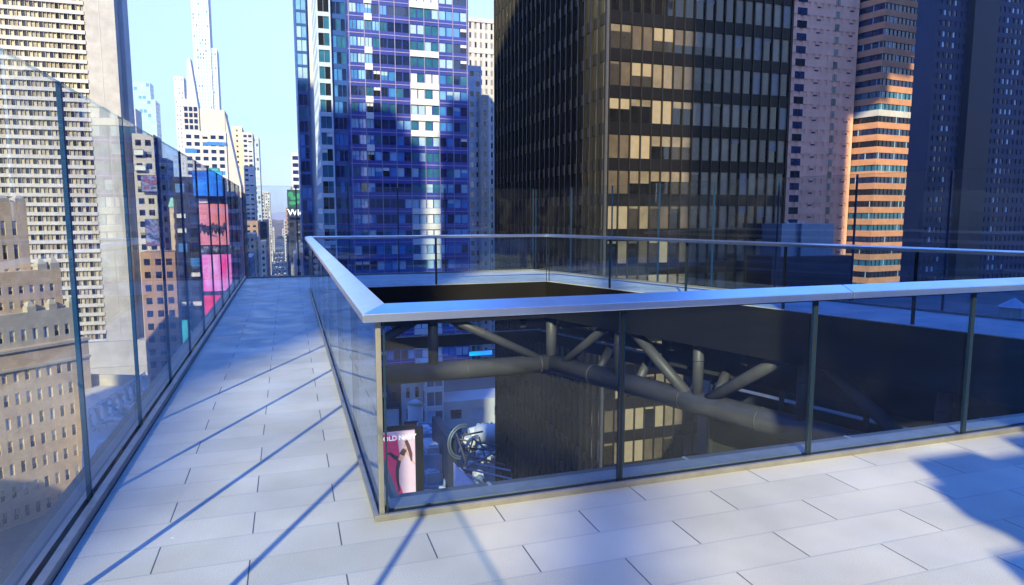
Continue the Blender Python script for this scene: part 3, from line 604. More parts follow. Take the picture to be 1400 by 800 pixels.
t_.vol(xa, xb, Ysup, Ysup + 40, GZ, 392, WHITE, {'S': su, 'E': su}, rec=.6); t_.vol(xb + .02, xc, Ysup + 2, Ysup + 38, GZ, zs, WHITE, {'S': dict(su, mw=3.5), 'E': su}, rec=.6, name='shoulder')
m = MB()
for z in range(60, 380, 75): m.box(xa - .3, xb + .3, Ysup - .35, Ysup - .05, z, z + 2.4)
t_.part(m, 'belt_band', WHITE); t_.finish()
Y = 430; x0, x1 = xat(257, Y), xat(314, Y); x2 = xat(331, Y); zt, zm, zl = zat(280, 149, Y), zat(318, 205, Y), zat(326, 255, Y)
t_ = Bld('stepped_tower', 'broad pale grey office building with dark square windows and a sloping shoulder', 'office building', (x0, Y, GZ))
st_ = dict(fh=4.1, mw=4.0, wf=.62, hf=.55, mats=[(V(G_NAVY), 5), (V(G_DARK, .35, B_WHITE), 1), (V(G_BLUE), 1)])
zc = zat(280, 180, Y)
t_.vol(x0, x1, Y, Y + 26, GZ, zc, WHITE, {'S': st_, 'E': st_}, rec=.4, pm=PALE); m = MB(); m.box(x0 + 8.6, x1 - .2, Y + 1.2, Y + 25, zc + .01, zt); m.box(x0 + .1, x0 + 8.5, Y + .3, Y + 24, zc + .01, zt + .6)
m.hexa([(x1 + .02, Y + 1, GZ), (x2, Y + 1, GZ), (x2, Y + 25, GZ), (x1 + .02, Y + 25, GZ)], [(x1 + .02, Y + 1, zt - 3), (x2, Y + 1, zl), (x2, Y + 25, zl), (x1 + .02, Y + 25, zt - 3)]); t_.part(m, 'blank_wall', PALE)
m = MB(); m.box(x0 + .8, x0 + 7.5, Y + .2, Y + .32, zc + 1, zt - 1); 
m = MB()
for k in range(3):
    for j in range(4): m.box(x0 + .9 + k * 2.5, x0 + 2.7 + k * 2.5, Y + .18, Y + .35, zc + 1 + j * 3.4, zc + 3.4 + j * 3.4)
t_.part(m, 'louvre_group', G_NAVY)
for pa, pb, ya, yb in ((258, 274, 203, 209), (288, 320, 194, 199)):
    m = MB(); m.box(xat(pa, Y), min(xat(pb, Y), x1), Y - .25, Y - .05, zat(pa, yb, Y), zat(pa, ya, Y)); t_.part(m, 'glazed_band', G_BLUE)
t_.finish()
t_ = simple('apartment_tower', 'tan brick slab at the left of the street canyon, taller than the striped one', 'tower', 322, 336, 173, 520, 22, TAN, dict(fh=3.6, mw=5, wf=.2, hf=.4, mats=dk_), ('E', dict(fh=3.4, mw=3, wf=.55, hf=.5, mats=bl_))); t_.finish()
t_ = simple('apartment_tower', 'grey and white striped tower next to the tan slab over the street', 'tower', 336, 350, 181, 500, 24, PALE, dict(fh=3.3, mw=3.5, wf=.7, hf=.5, mats=[(V(G_NAVY), 4), (V(G_DARK, .4, B_WHITE), 3), (V(B_PALE), 1)]), ('E', dict(fh=3.3, mw=3, wf=.7, hf=.5, mats=bl_)), spm=GREY); t_.finish()
t_ = simple('apartment_tower', 'thin pale teal glass tower rightmost of the tall row left of the street', 'tower', 349, 358, 187, 620, 26, GREY, dict(fh=4, mw=3, wf=.7, hf=.6, mats=[(V(G_ICE), 3), (V(G_TEAL), 2)]), ('E', dict(fh=4, mw=3, wf=.7, hf=.6, mats=gl_))); t_.finish()
lf = [(350, 366, 284, 800, LIME, 'cream stepped block far up the left side of the street'), (357, 370, 262, 980, PALE, 'pale narrow block farthest up the left side of the street'), (334, 352, 302, 430, BROWN, 'dark brown block below the striped tower'),
      (350, 364, 303, 560, NAVYP, 'dark blue glass block in front of the cream stepped block'), (333, 347, 320, 360, LIME, 'sunlit cream brick block with small windows beside the barrier end'), (347, 351, 325, 375, PALE, 'sliver of pale wall beside the cream brick block'),
      (365, 371, 300, 900, LIME, 'pale cream block tight against the street, behind the slim pale one'), (362.5, 368, 322, 700, TAN, 'tan block low on the left pavement of the street'), (369, 374, 311, 1120, PALE, 'tiny pale block where the left side of the street ends'), (354, 361.5, 330, 420, LIME, 'narrow cream block with one column of windows by the street'), (361, 366, 300, 640, PALE, 'pale slim block along the left pavement of the street'), (331, 341, 352, 300, BLUR, 'small blue-grey building at the far end of the left barrier')]
for px0, px1, py, Y, wm, lab in lf:
    t_ = simple('street_block', lab, 'building', px0, px1, py, Y, 30, wm, dict(fh=3.6, mw=2.8, wf=.5, hf=.5, mats=dk_ + [(V(B_WHITE), 1)]), ('E', dict(fh=3.6, mw=3, wf=.5, hf=.5, mats=dk_)))
    if px0 == 350 and py == 284: t_.vol(xat(352, Y + 5), xat(362, Y + 5), Y + 5, Y + 20, t_.z1, t_.z1 + 16, LIME, {'S': dict(fh=3.6, mw=2.8, wf=.5, hf=.5, mats=dk_)}, name='setback')
    t_.finish()
# right side of the street
rf = [(401.5, 420, 209, 420, WHITE, 'white and blue striped slab above the green sign', dict(fh=4.2, mw=3, wf=.9, hf=.55, mats=[(V(G_NAVY), 3), (V(G_BLUE), 1)])),
      (398, 404, 252, 520, GREY, 'low grey shoulder block left of the striped slab', dict(fh=4, mw=3, wf=.5, hf=.5, mats=dk_)),
      (391, 400, 284, 640, BROWN, 'dark brown block far up the right side of the street', dict(fh=4, mw=3, wf=.5, hf=.5, mats=dk_)),
      (393.5, 420, 262, 330, NAVYP, 'dark building carrying the green and white sign', dict(fh=4, mw=3, wf=.6, hf=.5, mats=dk_)),
      (387.5, 393, 301, 900, LIME, 'cream block far up the right side of the street', dict(fh=4, mw=3, wf=.5, hf=.5, mats=dk_)), (385, 389, 313, 1150, PALE, 'tiny pale block where the right side of the street ends', dict(fh=4, mw=3, wf=.5, hf=.5, mats=dk_)), (389.5, 394, 334, 560, GREY, 'grey low block on the right pavement of the street', dict(fh=4, mw=3, wf=.5, hf=.5, mats=dk_)),
      (391, 402, 322, 420, NAVYP, 'dark blue shaded block on the right pavement of the street', dict(fh=4, mw=3, wf=.6, hf=.5, mats=dk_))]
for px0, px1, py, Y, wm, lab, sp in rf:
    t_ = simple('street_block', lab, 'building', px0, px1, py, Y, 30, wm, sp, ('W', sp)); t_.finish()
t_ = simple('street_block', 'pale blue low building with four small windows where the street meets the deck', 'building', 399.5, 424, 346, 232, 20, WHITE, dict(fh=4.3, mw=2.7, wf=.42, hf=.5, mats=[(V(G_DARK, 0, None, 1), 5), (V(mat('red_blind', (.45, .05, .08), .6)), 1)]), ('W', dict(fh=4.3, mw=3, wf=.4, hf=.5, mats=dk_)))
m = MB(); xq = xat(395, 232); m.box(xq, t_.x0 - .01, 233, 250, GZ, zat(397, 364, 232)); t_.part(m, 'annex', PALE); t_.finish()
r, (x0, x1, zb, zt) = board(403, 420, 331, 345, 231, screen_mat('mural_panel', [(.4, (.10, .16, .45)), (.5, (.5, .6, .8)), (.6, (.12, .2, .55))], 1.1, 1.1, .25, 4), 'mural_sign', 'blue and white scribbled sign on the roof of the pale low building', 'sign')
r, (x0, x1, zb, zt) = board(394, 418, 260, 297, 328, mat('sign_navy', (.01, .02, .06), .5), 'theatre_sign', 'dark sign with green shapes above the white letters Wic', 'sign')
GRN = mat('sign_green', (.02, .22, .10), .5, emit=(.03, .35, .12), estr=.12); hgt = zt - zb; wdt = x1 - x0
m = MB(); m.box(x0 + .1, x1 - .1, 327.86, 327.99, zb + hgt * .36, zt - .1); m.build('green_field', mat('sign_dark_green', (.012, .06, .06), .5, var=.5, scale=.4), r)
for cx, cz, sx, sz in ((.18, .84, .15, .10), (.34, .70, .20, .07), (.62, .78, .13, .11), (.28, .52, .22, .07), (.6, .55, .10, .06)):
    m = MB(); k = 12; ring = [(x0 + wdt * (cx + sx * math.cos(2 * math.pi * i / k) * (1 + .25 * math.sin(3 * i))), 327.8, zb + hgt * (cz + sz * math.sin(2 * math.pi * i / k))) for i in range(k)]
    m.hexa([(x, 327.84, z) for x, _, z in ring], [(x, 327.75, z) for x, _, z in ring]); m.build('green_shape', GRN, r)
mt = Matrix.Translation(Vector((x0 + wdt * .42, 327.9, zb + hgt * .17)) - s_base[r.name]) @ Matrix.Rotation(R(90), 4, 'X')
text_mesh('Wic', 4.0, .06, mat('sign_white', (.8, .8, .82), .5, emit=(.9, .92, 1), estr=.6), r, mt, 'lettering', .06)

# cars on the avenue
def car_mesh(i, col):
    m = MB(); m.hexa([(-.9, -2.2, .3), (.9, -2.2, .3), (.9, 2.2, .3), (-.9, 2.2, .3)], [(-.88, -2.15, .85), (.88, -2.15, .85), (.85, 2.1, .8), (-.85, 2.1, .8)], 0)
    m.hexa([(-.82, -1.9, .86), (.82, -1.9, .86), (.82, 1.1, .84), (-.82, 1.1, .84)], [(-.66, -1.4, 1.45), (.66, -1.4, 1.45), (.66, .4, 1.45), (-.66, .4, 1.45)], 1)
    for x in (-.9, .72):
        for y in (-1.4, 1.4): m.tube((x, y, .33), (x + .18, y, .33), .33, 10, 2)
    o = m.build('car', [mat('car_paint_%s' % 'white grey yellow black'.split()[i], col, .25, metal=.1, coat=.8), G_DARK, M_SEAL]); return o
protos = [car_mesh(i, c) for i, c in enumerate(((.75, .76, .78), (.3, .31, .33), (.8, .48, .03), (.03, .03, .035)))]
cl = ['white car in the traffic far down the avenue', 'grey car in the traffic far down the avenue', 'yellow taxi in the traffic far down the avenue', 'black car in the traffic far down the avenue']; used = set(); rc = random.Random(11)
for lane in (-9, -3.7, 0, 3.7, 9):
    y = 560 + rc.random() * 20
    while y < 1180:
        i = rc.choice((0, 0, 1, 2, 3)); o = protos[i] if i not in used else protos[i].copy()
        if i in used: C.objects.link(o)
        used.add(i); o.location = (AVX + lane, y, GZ + .005); tag(o, cl[i], 'car', 'cars on the far avenue'); y += 14 + rc.random() * 22

# ------------------------------------------------------------------ blue glass tower, centre
Y = 178; x0, x1 = xat(481.5, Y), xat(642, Y)
D = Bld('blue_tower', 'tall violet-blue glass office tower with white banded windows rising out of the frame', 'skyscraper', ((x0 + x1) / 2, Y, GZ))
rd2 = random.Random(21); lit = {}
def pick(i, k, nc, nf):
    q_ = noise.noise(Vector((i * .23, k * .31, 2.2))) + .45 * noise.noise(Vector((i * .7, k * .9, 7)))  # colour patches stand in for uneven sky reflections in the panes
    if i == 2 and (k % 3 != 2): return V(B_WHITE, 0, None, 1) if k > nf * .62 and k % 3 == 0 else V(B_PALE, 0, None, 1) if k % 4 == 1 else None
    if i in (8, 9, 10, 11): return V(B_WHITE, 0, None, 1) if (k // 4) % 2 == 0 and rd2.random() < .7 else (V(G_TEAL, 0, None, 1) if rd2.random() < .7 else V(B_PALE, 0, None, 1))
    if q_ > .34: return V(G_SKYPAINT, 0, None, 1) if rd2.random() < .7 else V(B_PALE, 0, None, 1)
    if q_ < -.22: return V(G_NAVY, 0, None, 1)
    return None
dm = [(V(G_BLUE, 0, None, 1), 6), (V(G_TEAL, 0, None, 1), 2), (V(G_NAVY, 0, None, 1), 6), (V(G_BLUE, .45, B_PALE, 1), 2), (V(B_PALE, 0, None, 1), 1.2), (V(G_DARK, .35, B_WHITE, 1), 1.2)]
dspec = dict(fh=4.05, mw=1.95, wf=.88, hf=.56, mats=dm, choose=pick, spo=.06)
zb = -42
D.vol(x0, x1, Y, Y + 34, zb, 96, PURP, {'S': dspec, 'W': dict(fh=4.05, mw=3.8, wf=.72, hf=.52, mats=dm)}, rec=.3, cm=.4, pm=PURP)
m = MB(); nf = round((95 - zb) / 4.05); fh = (95 - zb) / nf
for k in range(nf + 1): m.box(x0, x1, Y - .05, Y + .07, zb + k * fh - .1, zb + k * fh + .1)
for k in range(9): x = x0 + .4 + k * (x1 - x0 - .8) / 8; m.box(x - .09, x + .09, Y - .09, Y + .05, zb, 95.5)
D.part(m, 'facade_grid', LAV)
# white spandrels of the bright window column
cw = (x1 - x0 - .8) / round((x1 - x0 - .8) / 1.95); xa, xb = x0 + .4 + 8 * cw, x0 + .4 + 12 * cw
for k in range(nf):
    if (k // 4) % 2 == 0 or k % 5 == 1:
        m = MB(); m.box(xa + .05, xb - .05, Y - .12, Y + .02, zb + k * fh - .75, zb + k * fh + .8); D.part(m, 'white_spandrel', WHITE)
    if k % 3 != 1 and k > 14:
        m = MB(); m.box(x0 + .4 + 2 * cw, x0 + .4 + 3 * cw, Y - .12, Y + .02, zb + k * fh - .8, zb + k * fh + .8); D.part(m, 'white_spandrel', WHITE)
xs = xat(459.5, Y + 2); D.vol(xs, x0 - .02, Y + 2, Y + 30, zb, 96, BLUP, {'S': dict(fh=4.05, mw=1.3, wf=.86, hf=.7, mats=[(V(G_NAVY), 3), (V(G_BLUE), 2), (V(G_TEAL), 1)]), 'W': dict(fh=4.05, mw=3, wf=.8, hf=.6, mats=dm)}, name='recessed_bay', rec=.25)
xt = xat(441, Y + 1); D.vol(xt, xs - .02, Y + 1, Y + 28, zb, 96, mat('pale_blue_cladding', (.36, .44, .55), .5, var=.1), {'S': dict(fh=4.05, mw=1.5, wf=.97, hf=.74, mats=[(V(G_TEAL), 5), (V(G_TEAL, .3, B_WHITE), 2), (V(G_DARK), 2)]), 'W': dict(fh=4.05, mw=3, wf=.9, hf=.62, mats=[(V(G_TEAL), 1)])}, name='balcony_bay', rec=.35)
m = MB(); m.box(x0 - 1.0, x1 + 1.2, Y + 34.02, Y + 40, zb, 90); D.part(m, 'rear_wall', BLUP)
D.finish()
Y2 = 222; x3, x4 = xat(413, Y2), xat(428, Y2); x5 = xat(440.5, Y2 + 1)
t_ = Bld('mottled_tower', 'pale blue mottled glass tower with a white side pier against the open sky', 'skyscraper', (x3, Y2, GZ))
sp = dict(fh=4, mw=1.5, wf=.9, hf=.8, mats=[(V(G_TEAL), 3), (V(G_BLUE), 5), (V(B_PALE), .5), (V(G_NAVY), 2)], choose=lambda i, k, nc, nf: (V(G_ICE) if rng.random() < .45 else V(G_SKYPAINT)) if k > nf * .66 else V(G_NAVY) if rng.random() < .5 else None)  # pale upper panes and navy lower ones paint sun above shade
t_.vol(x3, x4, Y2, Y2 + 30, GZ, 92, BLUP, {'S': sp, 'W': sp}, rec=.2); t_.vol(x4 + .02, x5, Y2 + 1, Y2 + 28, GZ, 90, WHITE, {}, name='side_pier'); t_.finish()
# podium of the blue tower, seen through the opening
pd = Bld('tower_podium', 'grey stone podium with a teal glazed corner under the blue tower', 'building', (30, 170, GZ))
Yp = 168; q = lambda px: xat(px, Yp)
pd.vol(q(603), q(700), Yp, Yp + 9.8, GZ, zat(640, 486, Yp) - 12, GREY, {'S': dict(fh=6, mw=5.5, wf=.5, hf=.5, mats=[(V(G_NAVY), 2), (V(G_ICE), 1), (V(G_DARK), 2)])}, rec=.4)
pd.vol(q(577), q(602.7), Yp - 1, Yp + 9.8, GZ, zat(590, 500, Yp), WHITE, {'S': dict(fh=5.2, mw=1.9, wf=.9, hf=.72, mats=[(V(G_TEAL), 5), (V(G_ICE), 2)]), 'W': dict(fh=5.2, mw=2, wf=.9, hf=.7, mats=[(V(G_TEAL), 1)])}, name='glazed_corner', rec=.3)
pd.vol(q(547), q(576), Yp + 2, Yp + 9.8, GZ, zat(560, 520, Yp), CREAM, {'S': dict(fh=5, mw=2.6, wf=.4, hf=.5, mats=dk_)}, name='cream_wing', rec=.3); pd.vol(q(500), q(546.7), Yp + 4, Yp + 9.8, GZ, zat(530, 530, Yp), NAVYP, {'S': dict(fh=5, mw=2.6, wf=.4, hf=.5, mats=bl_)}, name='dark_wing', rec=.3); pd.finish()

# ------------------------------------------------------------------ pale towers between the blue and the black tower
t_ = simple('ribbed_tower', 'tan ribbed stone tower far behind, between the blue and the black tower', 'tower', 640, 684, 27, 285, 26, PALE, dict(fh=3.8, mw=2.4, wf=.4, hf=.6, mats=[(V(B_GREY), 3), (V(G_DARK), 2)], po=.3), pm=CREAM)
m = MB(); m.box(t_.x0 - .4, t_.x1 + .4, 284.5, 285.2, t_.z1 - 14, t_.z1 - 12.5); m.box(t_.x0 - .5, t_.x1 + .5, 284.4, 285.2, t_.z1 - 1.4, t_.z1 + .3); t_.part(m, 'cornice', CREAM); t_.finish()
t_ = simple('apartment_block', 'white apartment block with balcony windows beside the blue tower', 'apartment building', 641.5, 659, 90, 245, 24, WHITE, dict(fh=3.6, mw=2.6, wf=.62, hf=.5, mats=[(V(G_TEAL), 3), (V(G_DARK), 3), (V(B_PALE), 2)])); t_.finish()
t_ = simple('apartment_block', 'narrow cream apartment block with dark square windows next to the black tower', 'apartment building', 659.2, 668.5, 130, 240, 24, LIME, dict(fh=3.6, mw=2.6, wf=.45, hf=.5, mats=dk_)); t_.finish()

# ------------------------------------------------------------------ black tower
fY = 67.4; fx0 = xat(827, fY); fx1 = xat(1073, fY); fy1 = on_x(677, 293, fx0).y
F = Bld('black_tower', 'black glass office tower with bronze mullions and beige blinds, its corner towards the deck', 'skyscraper', ((fx0 + fx1) / 2, fY + 10, GZ))
BRZ = [mat('bronze_pane_%s' % n_, c_, .25, coat=.7, var=.3, scale=.7) for n_, c_ in (('dark', (.03, .024, .02)), ('mid', (.085, .066, .05)), ('pale', (.17, .135, .10)))]
fm = [(V(G_BLK), 7), (V(G_BLK, .3, B_BEIGE), 2), (V(G_BLK, .55, B_BEIGE), 3), (V(B_BEIGE), 3), (V(G_BLK, .7, B_GREY), 2), (V(B_GREY), 1.2), (V(G_NAVY), 3), (V(G_LIT), .12)]
def f_pick(i, k, nc, nf):  # tan panes favour the sunlit columns; the rest is painted darker
    a = rng.random()
    if i > nc * .62: return V(BRZ[1]) if a < .18 else V(BRZ[2]) if a < .32 else V(BRZ[0]) if a < .45 else V(G_BLK) if a < .7 else V(G_BLK, rng.choice((.2, .35, .5)), B_GREY) if a < .85 else V(B_GREY)
    u = random.Random((i // 2) * 131 + k * 17); t = u.random(); top = k > nf * .62; lo = u.choice((.3, .45, .55, .65))
    if top: return V(G_BLK, 0, None) if t < .6 else V(G_BLK, lo * .6, B_GREY)
    tone = u.choice((BRZ[2], BRZ[1], B_BEIGE, BRZ[2])); dk = u.choice((G_BLK, BRZ[0]))
    if t < .22: return V(tone)
    if t < .55: return V(dk, lo, tone)
    if t < .82: return V(tone) if i % 2 else V(dk, .12, tone)
    return V(BRZ[1])
F.vol(fx0, fx1, fY, fy1, GZ, 70, BLKP, {'S': dict(fh=3.82, mw=1.30, wf=.90, hf=.66, mats=fm, po=.10, sill=.35, choose=f_pick), 'W': dict(fh=3.82, mw=1.75, wf=.93, hf=.70, mats=[(V(G_BLK), 1)], po=.22, sill=.35, spo=.06)}, rec=.22, cm=.25, pm=BLKM)
m = MB(); m.box(fx0 - .12, fx0 + .12, fY - .12, fY + .12, GZ, 70.3); F.part(m, 'corner_mullion', M_STEEL); F.finish()

# ------------------------------------------------------------------ salmon towers, right
Yg = 165; gx0, gx1 = xat(1050, Yg), xat(1159, Yg)
G = Bld('salmon_tower', 'salmon brick tower with a flat windowless wall and banded window bay', 'tower', ((gx0 + gx1) / 2, Yg, GZ))
def g_skip(i, k, nc, nf): return i not in (4, 9)
G.vol(gx0, gx1, Yg, Yg + 30, GZ, 75, PINKW, {'S': dict(fh=3.55, mw=2.35, wf=.55, hf=.4, mats=dk_, skip=lambda i, k, nc, nf: True)}, rec=.3, cm=.5)
gm = MB()
for px, w, h in ((1084, 3.4, 2.0), (1131, 1.5, 2.0)):
    for k in range(34):
        z = -40 + k * 3.55; G.wins.append(('S', Vector((xat(px, Yg), Yg - .03, z)), w, h, V(G_NAVY if k % 3 else G_DARK, 0, None, 1)))
for px in (1106, 1149):
    for k in range(34): gm.box(xat(px, Yg) - .7, xat(px, Yg) + .7, Yg - .06, Yg - .005, -38.6 + k * 3.55, -38.2 + k * 3.55)
stuff(G.part(gm, 'vent_grille', G_NAVY))
bm = [(V(G_NAVY, 0, None, 0), 4), (V(G_DARK), 3), (V(G_BLUE), 1), (V(G_DARK, .4, B_WHITE), 1)]
def ring_bay(pts, zlo, zhi, fh):
    """bay of window bands on a faceted plan"""
    n = int((zhi - zlo) / fh)
    for k in range(n + 1):
        m = MB(); za = zlo + k * fh; zb_ = za + fh * (.5 if k < n else .3); m.prism(pts, za, zb_)
        G.part(m, 'brick_band', ORNG if k not in (n, 25) else CREAM)
    c = sum((Vector(p) for p in pts), Vector((0, 0))) / len(pts); inner = [tuple(c + (Vector(p) - c) * .975) for p in pts]
    for k in range(n):
        m = MB(); za = zlo + k * fh + fh * .5; m.prism(inner, za + .001, za + fh * .5 - .001)
        a, b_ = None, None
        for p, q_ in zip(pts, pts[1:] + pts[:1]):
            p, q_ = c + (Vector(p) - c) * .985, c + (Vector(q_) - c) * .985; L = (q_ - p).length
            for t in range(max(1, int(L / 1.6))):
                u = p + (q_ - p) * ((t + .5) / max(1, int(L / 1.6))); m.box(u.x - .09, u.x + .09, u.y - .09, u.y + .09, za + .001, za + fh * .5 - .001, 2 if rng.random() < .8 else 1)
        G.part(m, 'window_band', [rng.choice([G_NAVY, G_DARK, G_NAVY, G_TEAL]), B_PALE, BLKM])
Yb = 162; q = lambda px, Y=Yb: xat(px, Y)
ring_bay([(q(1160, 166), 166), (q(1173, 163), 163), (q(1193, 158.5), 158.5), (q(1236, 160), 160), (q(1238, 170), 172), (q(1238, 170), 186), (q(1162, 168), 186)], GZ, 68.5, 3.55)
G.finish()
# ------------------------------------------------------------------ dark blue towers, far right
t_ = simple('blue_tower_block', 'blue glass tower sliver between the salmon bay and the dark blue tower', 'tower', 1225, 1268, -40, 255, 20, BLUP, dict(fh=3.9, mw=2.4, wf=.7, hf=.55, mats=[(V(G_BLUE), 4), (V(G_NAVY), 3)])); t_.finish()
Yh = 205; H = Bld('dark_tower', 'dark navy granite tower filling the right edge, a few pale windows', 'skyscraper', (270, Yh, GZ))
hx0, hx1_ = xat(1262, Yh), xat(1500, Yh)
def h_skip(i, k, nc, nf):
    px = proj((hx0 + .4 + (i + .5) * (hx1_ - hx0 - .8) / nc, Yh, 0))[0]
    return not ((1268 < px < 1288 or 1354 < px < 1378) and rng.random() < .75)
H.vol(hx0, hx1_, Yh, Yh + 40, GZ, 110, DKBL, {'S': dict(fh=3.95, mw=2.6, wf=.55, hf=.5, mats=[(V(G_DARK), 3), (V(G_NAVY), 2), (V(B_PALE), 1.4), (V(G_ICE), 1.2)], skip=h_skip)}, rec=.4, cm=.4)
m = MB(); xa, xb = xat(1312, Yh - 3), xat(1345, Yh - 3); m.box(xa, xb, Yh - 3, Yh - .01, GZ, 110); H.part(m, 'plain_shaft', mat('shaft_black', (.003, .006, .02), .6)); m = MB(); m.box(xat(1400, 60), xat(1440, 60), 60, 75, GZ, zat(1400, 338, 60)); H.finish()

# ------------------------------------------------------------------ low dark roofs on the right
lr = thing('low_roof_building', 'low dark building with a flat tar roof below the right barrier', 'low building', (50, 30, GZ))
m = MB(); m.prism([(19, -30), (90, -30), (90, 62), (50, 62), (19, 28)], GZ, -7.6); m.build('wall', NAVYP, lr)
m = MB(); m.prism([(19.5, -29.5), (89.5, -29.5), (89.5, 61.5), (50.2, 61.5), (19.5, 27.8)], -7.6, -7.55); m.build('roof', ROOFT, lr)
m = MB(); m.wall((19, 28), (50, 62), .4, -7.6, -6.9); m.wall((50, 62), (90, 62), .4, -7.6, -6.9); m.build('parapet', NAVYP, lr)
P = on_z(1385, 434, -7.55)
sk = thing('roof_lantern', 'small octagonal roof lantern with a white pyramid cap on the dark roof', 'roof lantern', P)
oc = lambda r: [(P.x + r * math.cos(R(45 * i + 22.5)), P.y + r * math.sin(R(45 * i + 22.5))) for i in range(8)]
m = MB(); m.prism(oc(1.0), P.z, P.z + .95); m.build('drum', PALE, sk)
m = MB(); m.hexa([(x, y, P.z + .951) for x, y in oc(1.22)], [(x, y, P.z + 1.75) for x, y in oc(.06)]); m.build('cap', WHITE, sk)
m = MB()
for x, y in oc(1.01): m.box(x - .05, x + .05, y - .05, y + .05, P.z, P.z + .95)
m.build('corner_strip', GREY, sk)
Ym = 64; mx = [xat(p, Ym) for p in (1070, 1088, 1097, 1141, 1160)]; z1, z2 = zat(1100, 350, Ym), zat(1100, 306, Ym)
mb_ = thing('machine_house', 'blue-grey metal machine house on a dark roof in front of the salmon tower', 'machine house', (mx[0], Ym, z1))
m = MB(); m.box(mx[0], mx[1], Ym, Ym + 7, z1, z2); m.box(mx[1] + .01, mx[2], Ym + .5, Ym + 7, z1, z2 - .1); m.box(mx[2] + .01, mx[3], Ym, Ym + 7, z1, z2); m.build('wall', BLUR, mb_)
for px in (1082, 1103): x = xat(px, Ym); m = MB(); m.tube((x, Ym + .6, z2), (x, Ym + .6, z2 + .25), .22, 10, r1=.1); m.build('roof_lamp', WHITE, mb_)
m = MB(); m.box(mx[0] - 2, mx[4], Ym - 1, Ym + 9, GZ, z1 - .01)
lw = m.build('dark_block', NAVYP, None, loc=(mx[2], Ym, GZ)); lw.name = 'dark_block'; tag(lw, 'dark navy block that carries the blue-grey machine house', 'building')

# ------------------------------------------------------------------ down below, seen through the opening
def at(px, py, D): return on_d(px, py, D)
# poster board with a dancer; mild glow added to lift it out of shade
Yp = 104; x0, x1 = on_y(523, 640, Yp).x, on_y(568, 640, Yp).x; zt, zb = zat(543, 591, Yp), zat(543, 683, Yp)
bb = thing('billboard', 'red and pink billboard with a leaping woman below the near corner of the glass rail', 'billboard', ((x0 + x1) / 2, Yp, zb)); wd, hg = x1 - x0, zt - zb
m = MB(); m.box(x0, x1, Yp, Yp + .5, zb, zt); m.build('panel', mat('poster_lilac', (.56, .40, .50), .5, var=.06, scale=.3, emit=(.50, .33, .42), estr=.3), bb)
m = MB(); yq = Yp - .02
def poly2(pts, y=yq, th=.02): return MB().hexa([(x0 + wd * a, y, zb + hg * c) for a, c in pts], [(x0 + wd * a, y - th, zb + hg * c) for a, c in pts])
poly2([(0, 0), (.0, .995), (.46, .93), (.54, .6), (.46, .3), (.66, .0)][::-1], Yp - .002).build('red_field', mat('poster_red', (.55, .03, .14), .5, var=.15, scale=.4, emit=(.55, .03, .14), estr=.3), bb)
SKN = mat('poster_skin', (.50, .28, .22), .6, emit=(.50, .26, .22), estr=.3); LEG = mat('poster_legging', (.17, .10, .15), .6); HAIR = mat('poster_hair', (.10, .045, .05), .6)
def limb(pts, ws):
    L = []; Rr = []
    for i, (a, c) in enumerate(pts):
        p = Vector(pts[max(0, i - 1)]); n_ = Vector(pts[min(len(pts) - 1, i + 1)]); t = (n_ - p); t = Vector((t.x * wd, t.y * hg)).normalized(); nn = Vector((-t.y / wd, t.x / hg)) * ws[i] * wd
        L.append((a + nn.x, c + nn.y)); Rr.append((a - nn.x, c - nn.y))
    return L + Rr[::-1]
def fig(nm, mt_, shapes, dy):
    m = MB()
    for s_ in shapes: 
        k = poly2(s_, Yp - .03 - dy, .015); o_ = len(m.v); m.v += k.v; m.f += [tuple(i + o_ for i in f_) for f_ in k.f]; m.m += k.m
    m.build(nm, mt_, bb)
fig('poster_figure', LEG, [limb([(.52, .60), (.44, .44), (.45, .28), (.50, .12)], [.06, .055, .04, .025]), limb([(.50, .60), (.36, .64), (.22, .70), (.10, .68)], [.07, .06, .045, .03])], 0)
fig('poster_skin_area', SKN, [limb([(.52, .58), (.62, .66), (.70, .76)], [.07, .075, .06]), limb([(.68, .74), (.85, .60), (.98, .50)], [.03, .025, .018]), limb([(.70, .78), (.73, .85)], [.05, .05]), limb([(.06, .42), (.10, .50)], [.03, .02])], .018)
fig('poster_top', HAIR, [limb([(.58, .66), (.68, .74)], [.085, .07])], .036)
fig('poster_hair', HAIR, [limb([(.72, .87), (.79, .78), (.86, .66), (.88, .55)], [.045, .055, .05, .02])], .05)
def btext(t, size, cx, cz, col, bold):
    mt = Matrix.Translation(Vector((x0 + wd * cx, Yp - .1, zb + hg * cz)) - s_base[bb.name]) @ Matrix.Rotation(R(90), 4, 'X'); return text_mesh(t, size, .02, col, bb, mt, 'lettering', bold)
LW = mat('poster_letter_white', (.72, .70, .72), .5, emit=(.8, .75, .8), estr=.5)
btext('OLD NAVY', wd * .20, .535, .915, LW, .03); btext('POWERSOFT', wd * .13, .58, .06, mat('poster_letter_pale', (.60, .46, .46), .5), .01)
m = MB(); m.box(x1 + .02, x1 + 1.3, Yp - .1, Yp + .6, zb - 20, zt + .6); m.box(x0 - .6, x1, Yp + .52, Yp + .9, zt - .4, zt + .8); m.build('frame', BLKM, bb)
m = MB(); m.box(x0 - 3, x1, Yp + .6, Yp + 3, GZ, zt - 1); m.build('support_wall', NAVYP, bb)
board(519, 540, 560, 600, 124, B_WHITE, 'billboard', 'blank white billboard above the poster of the leaping woman', 'billboard')
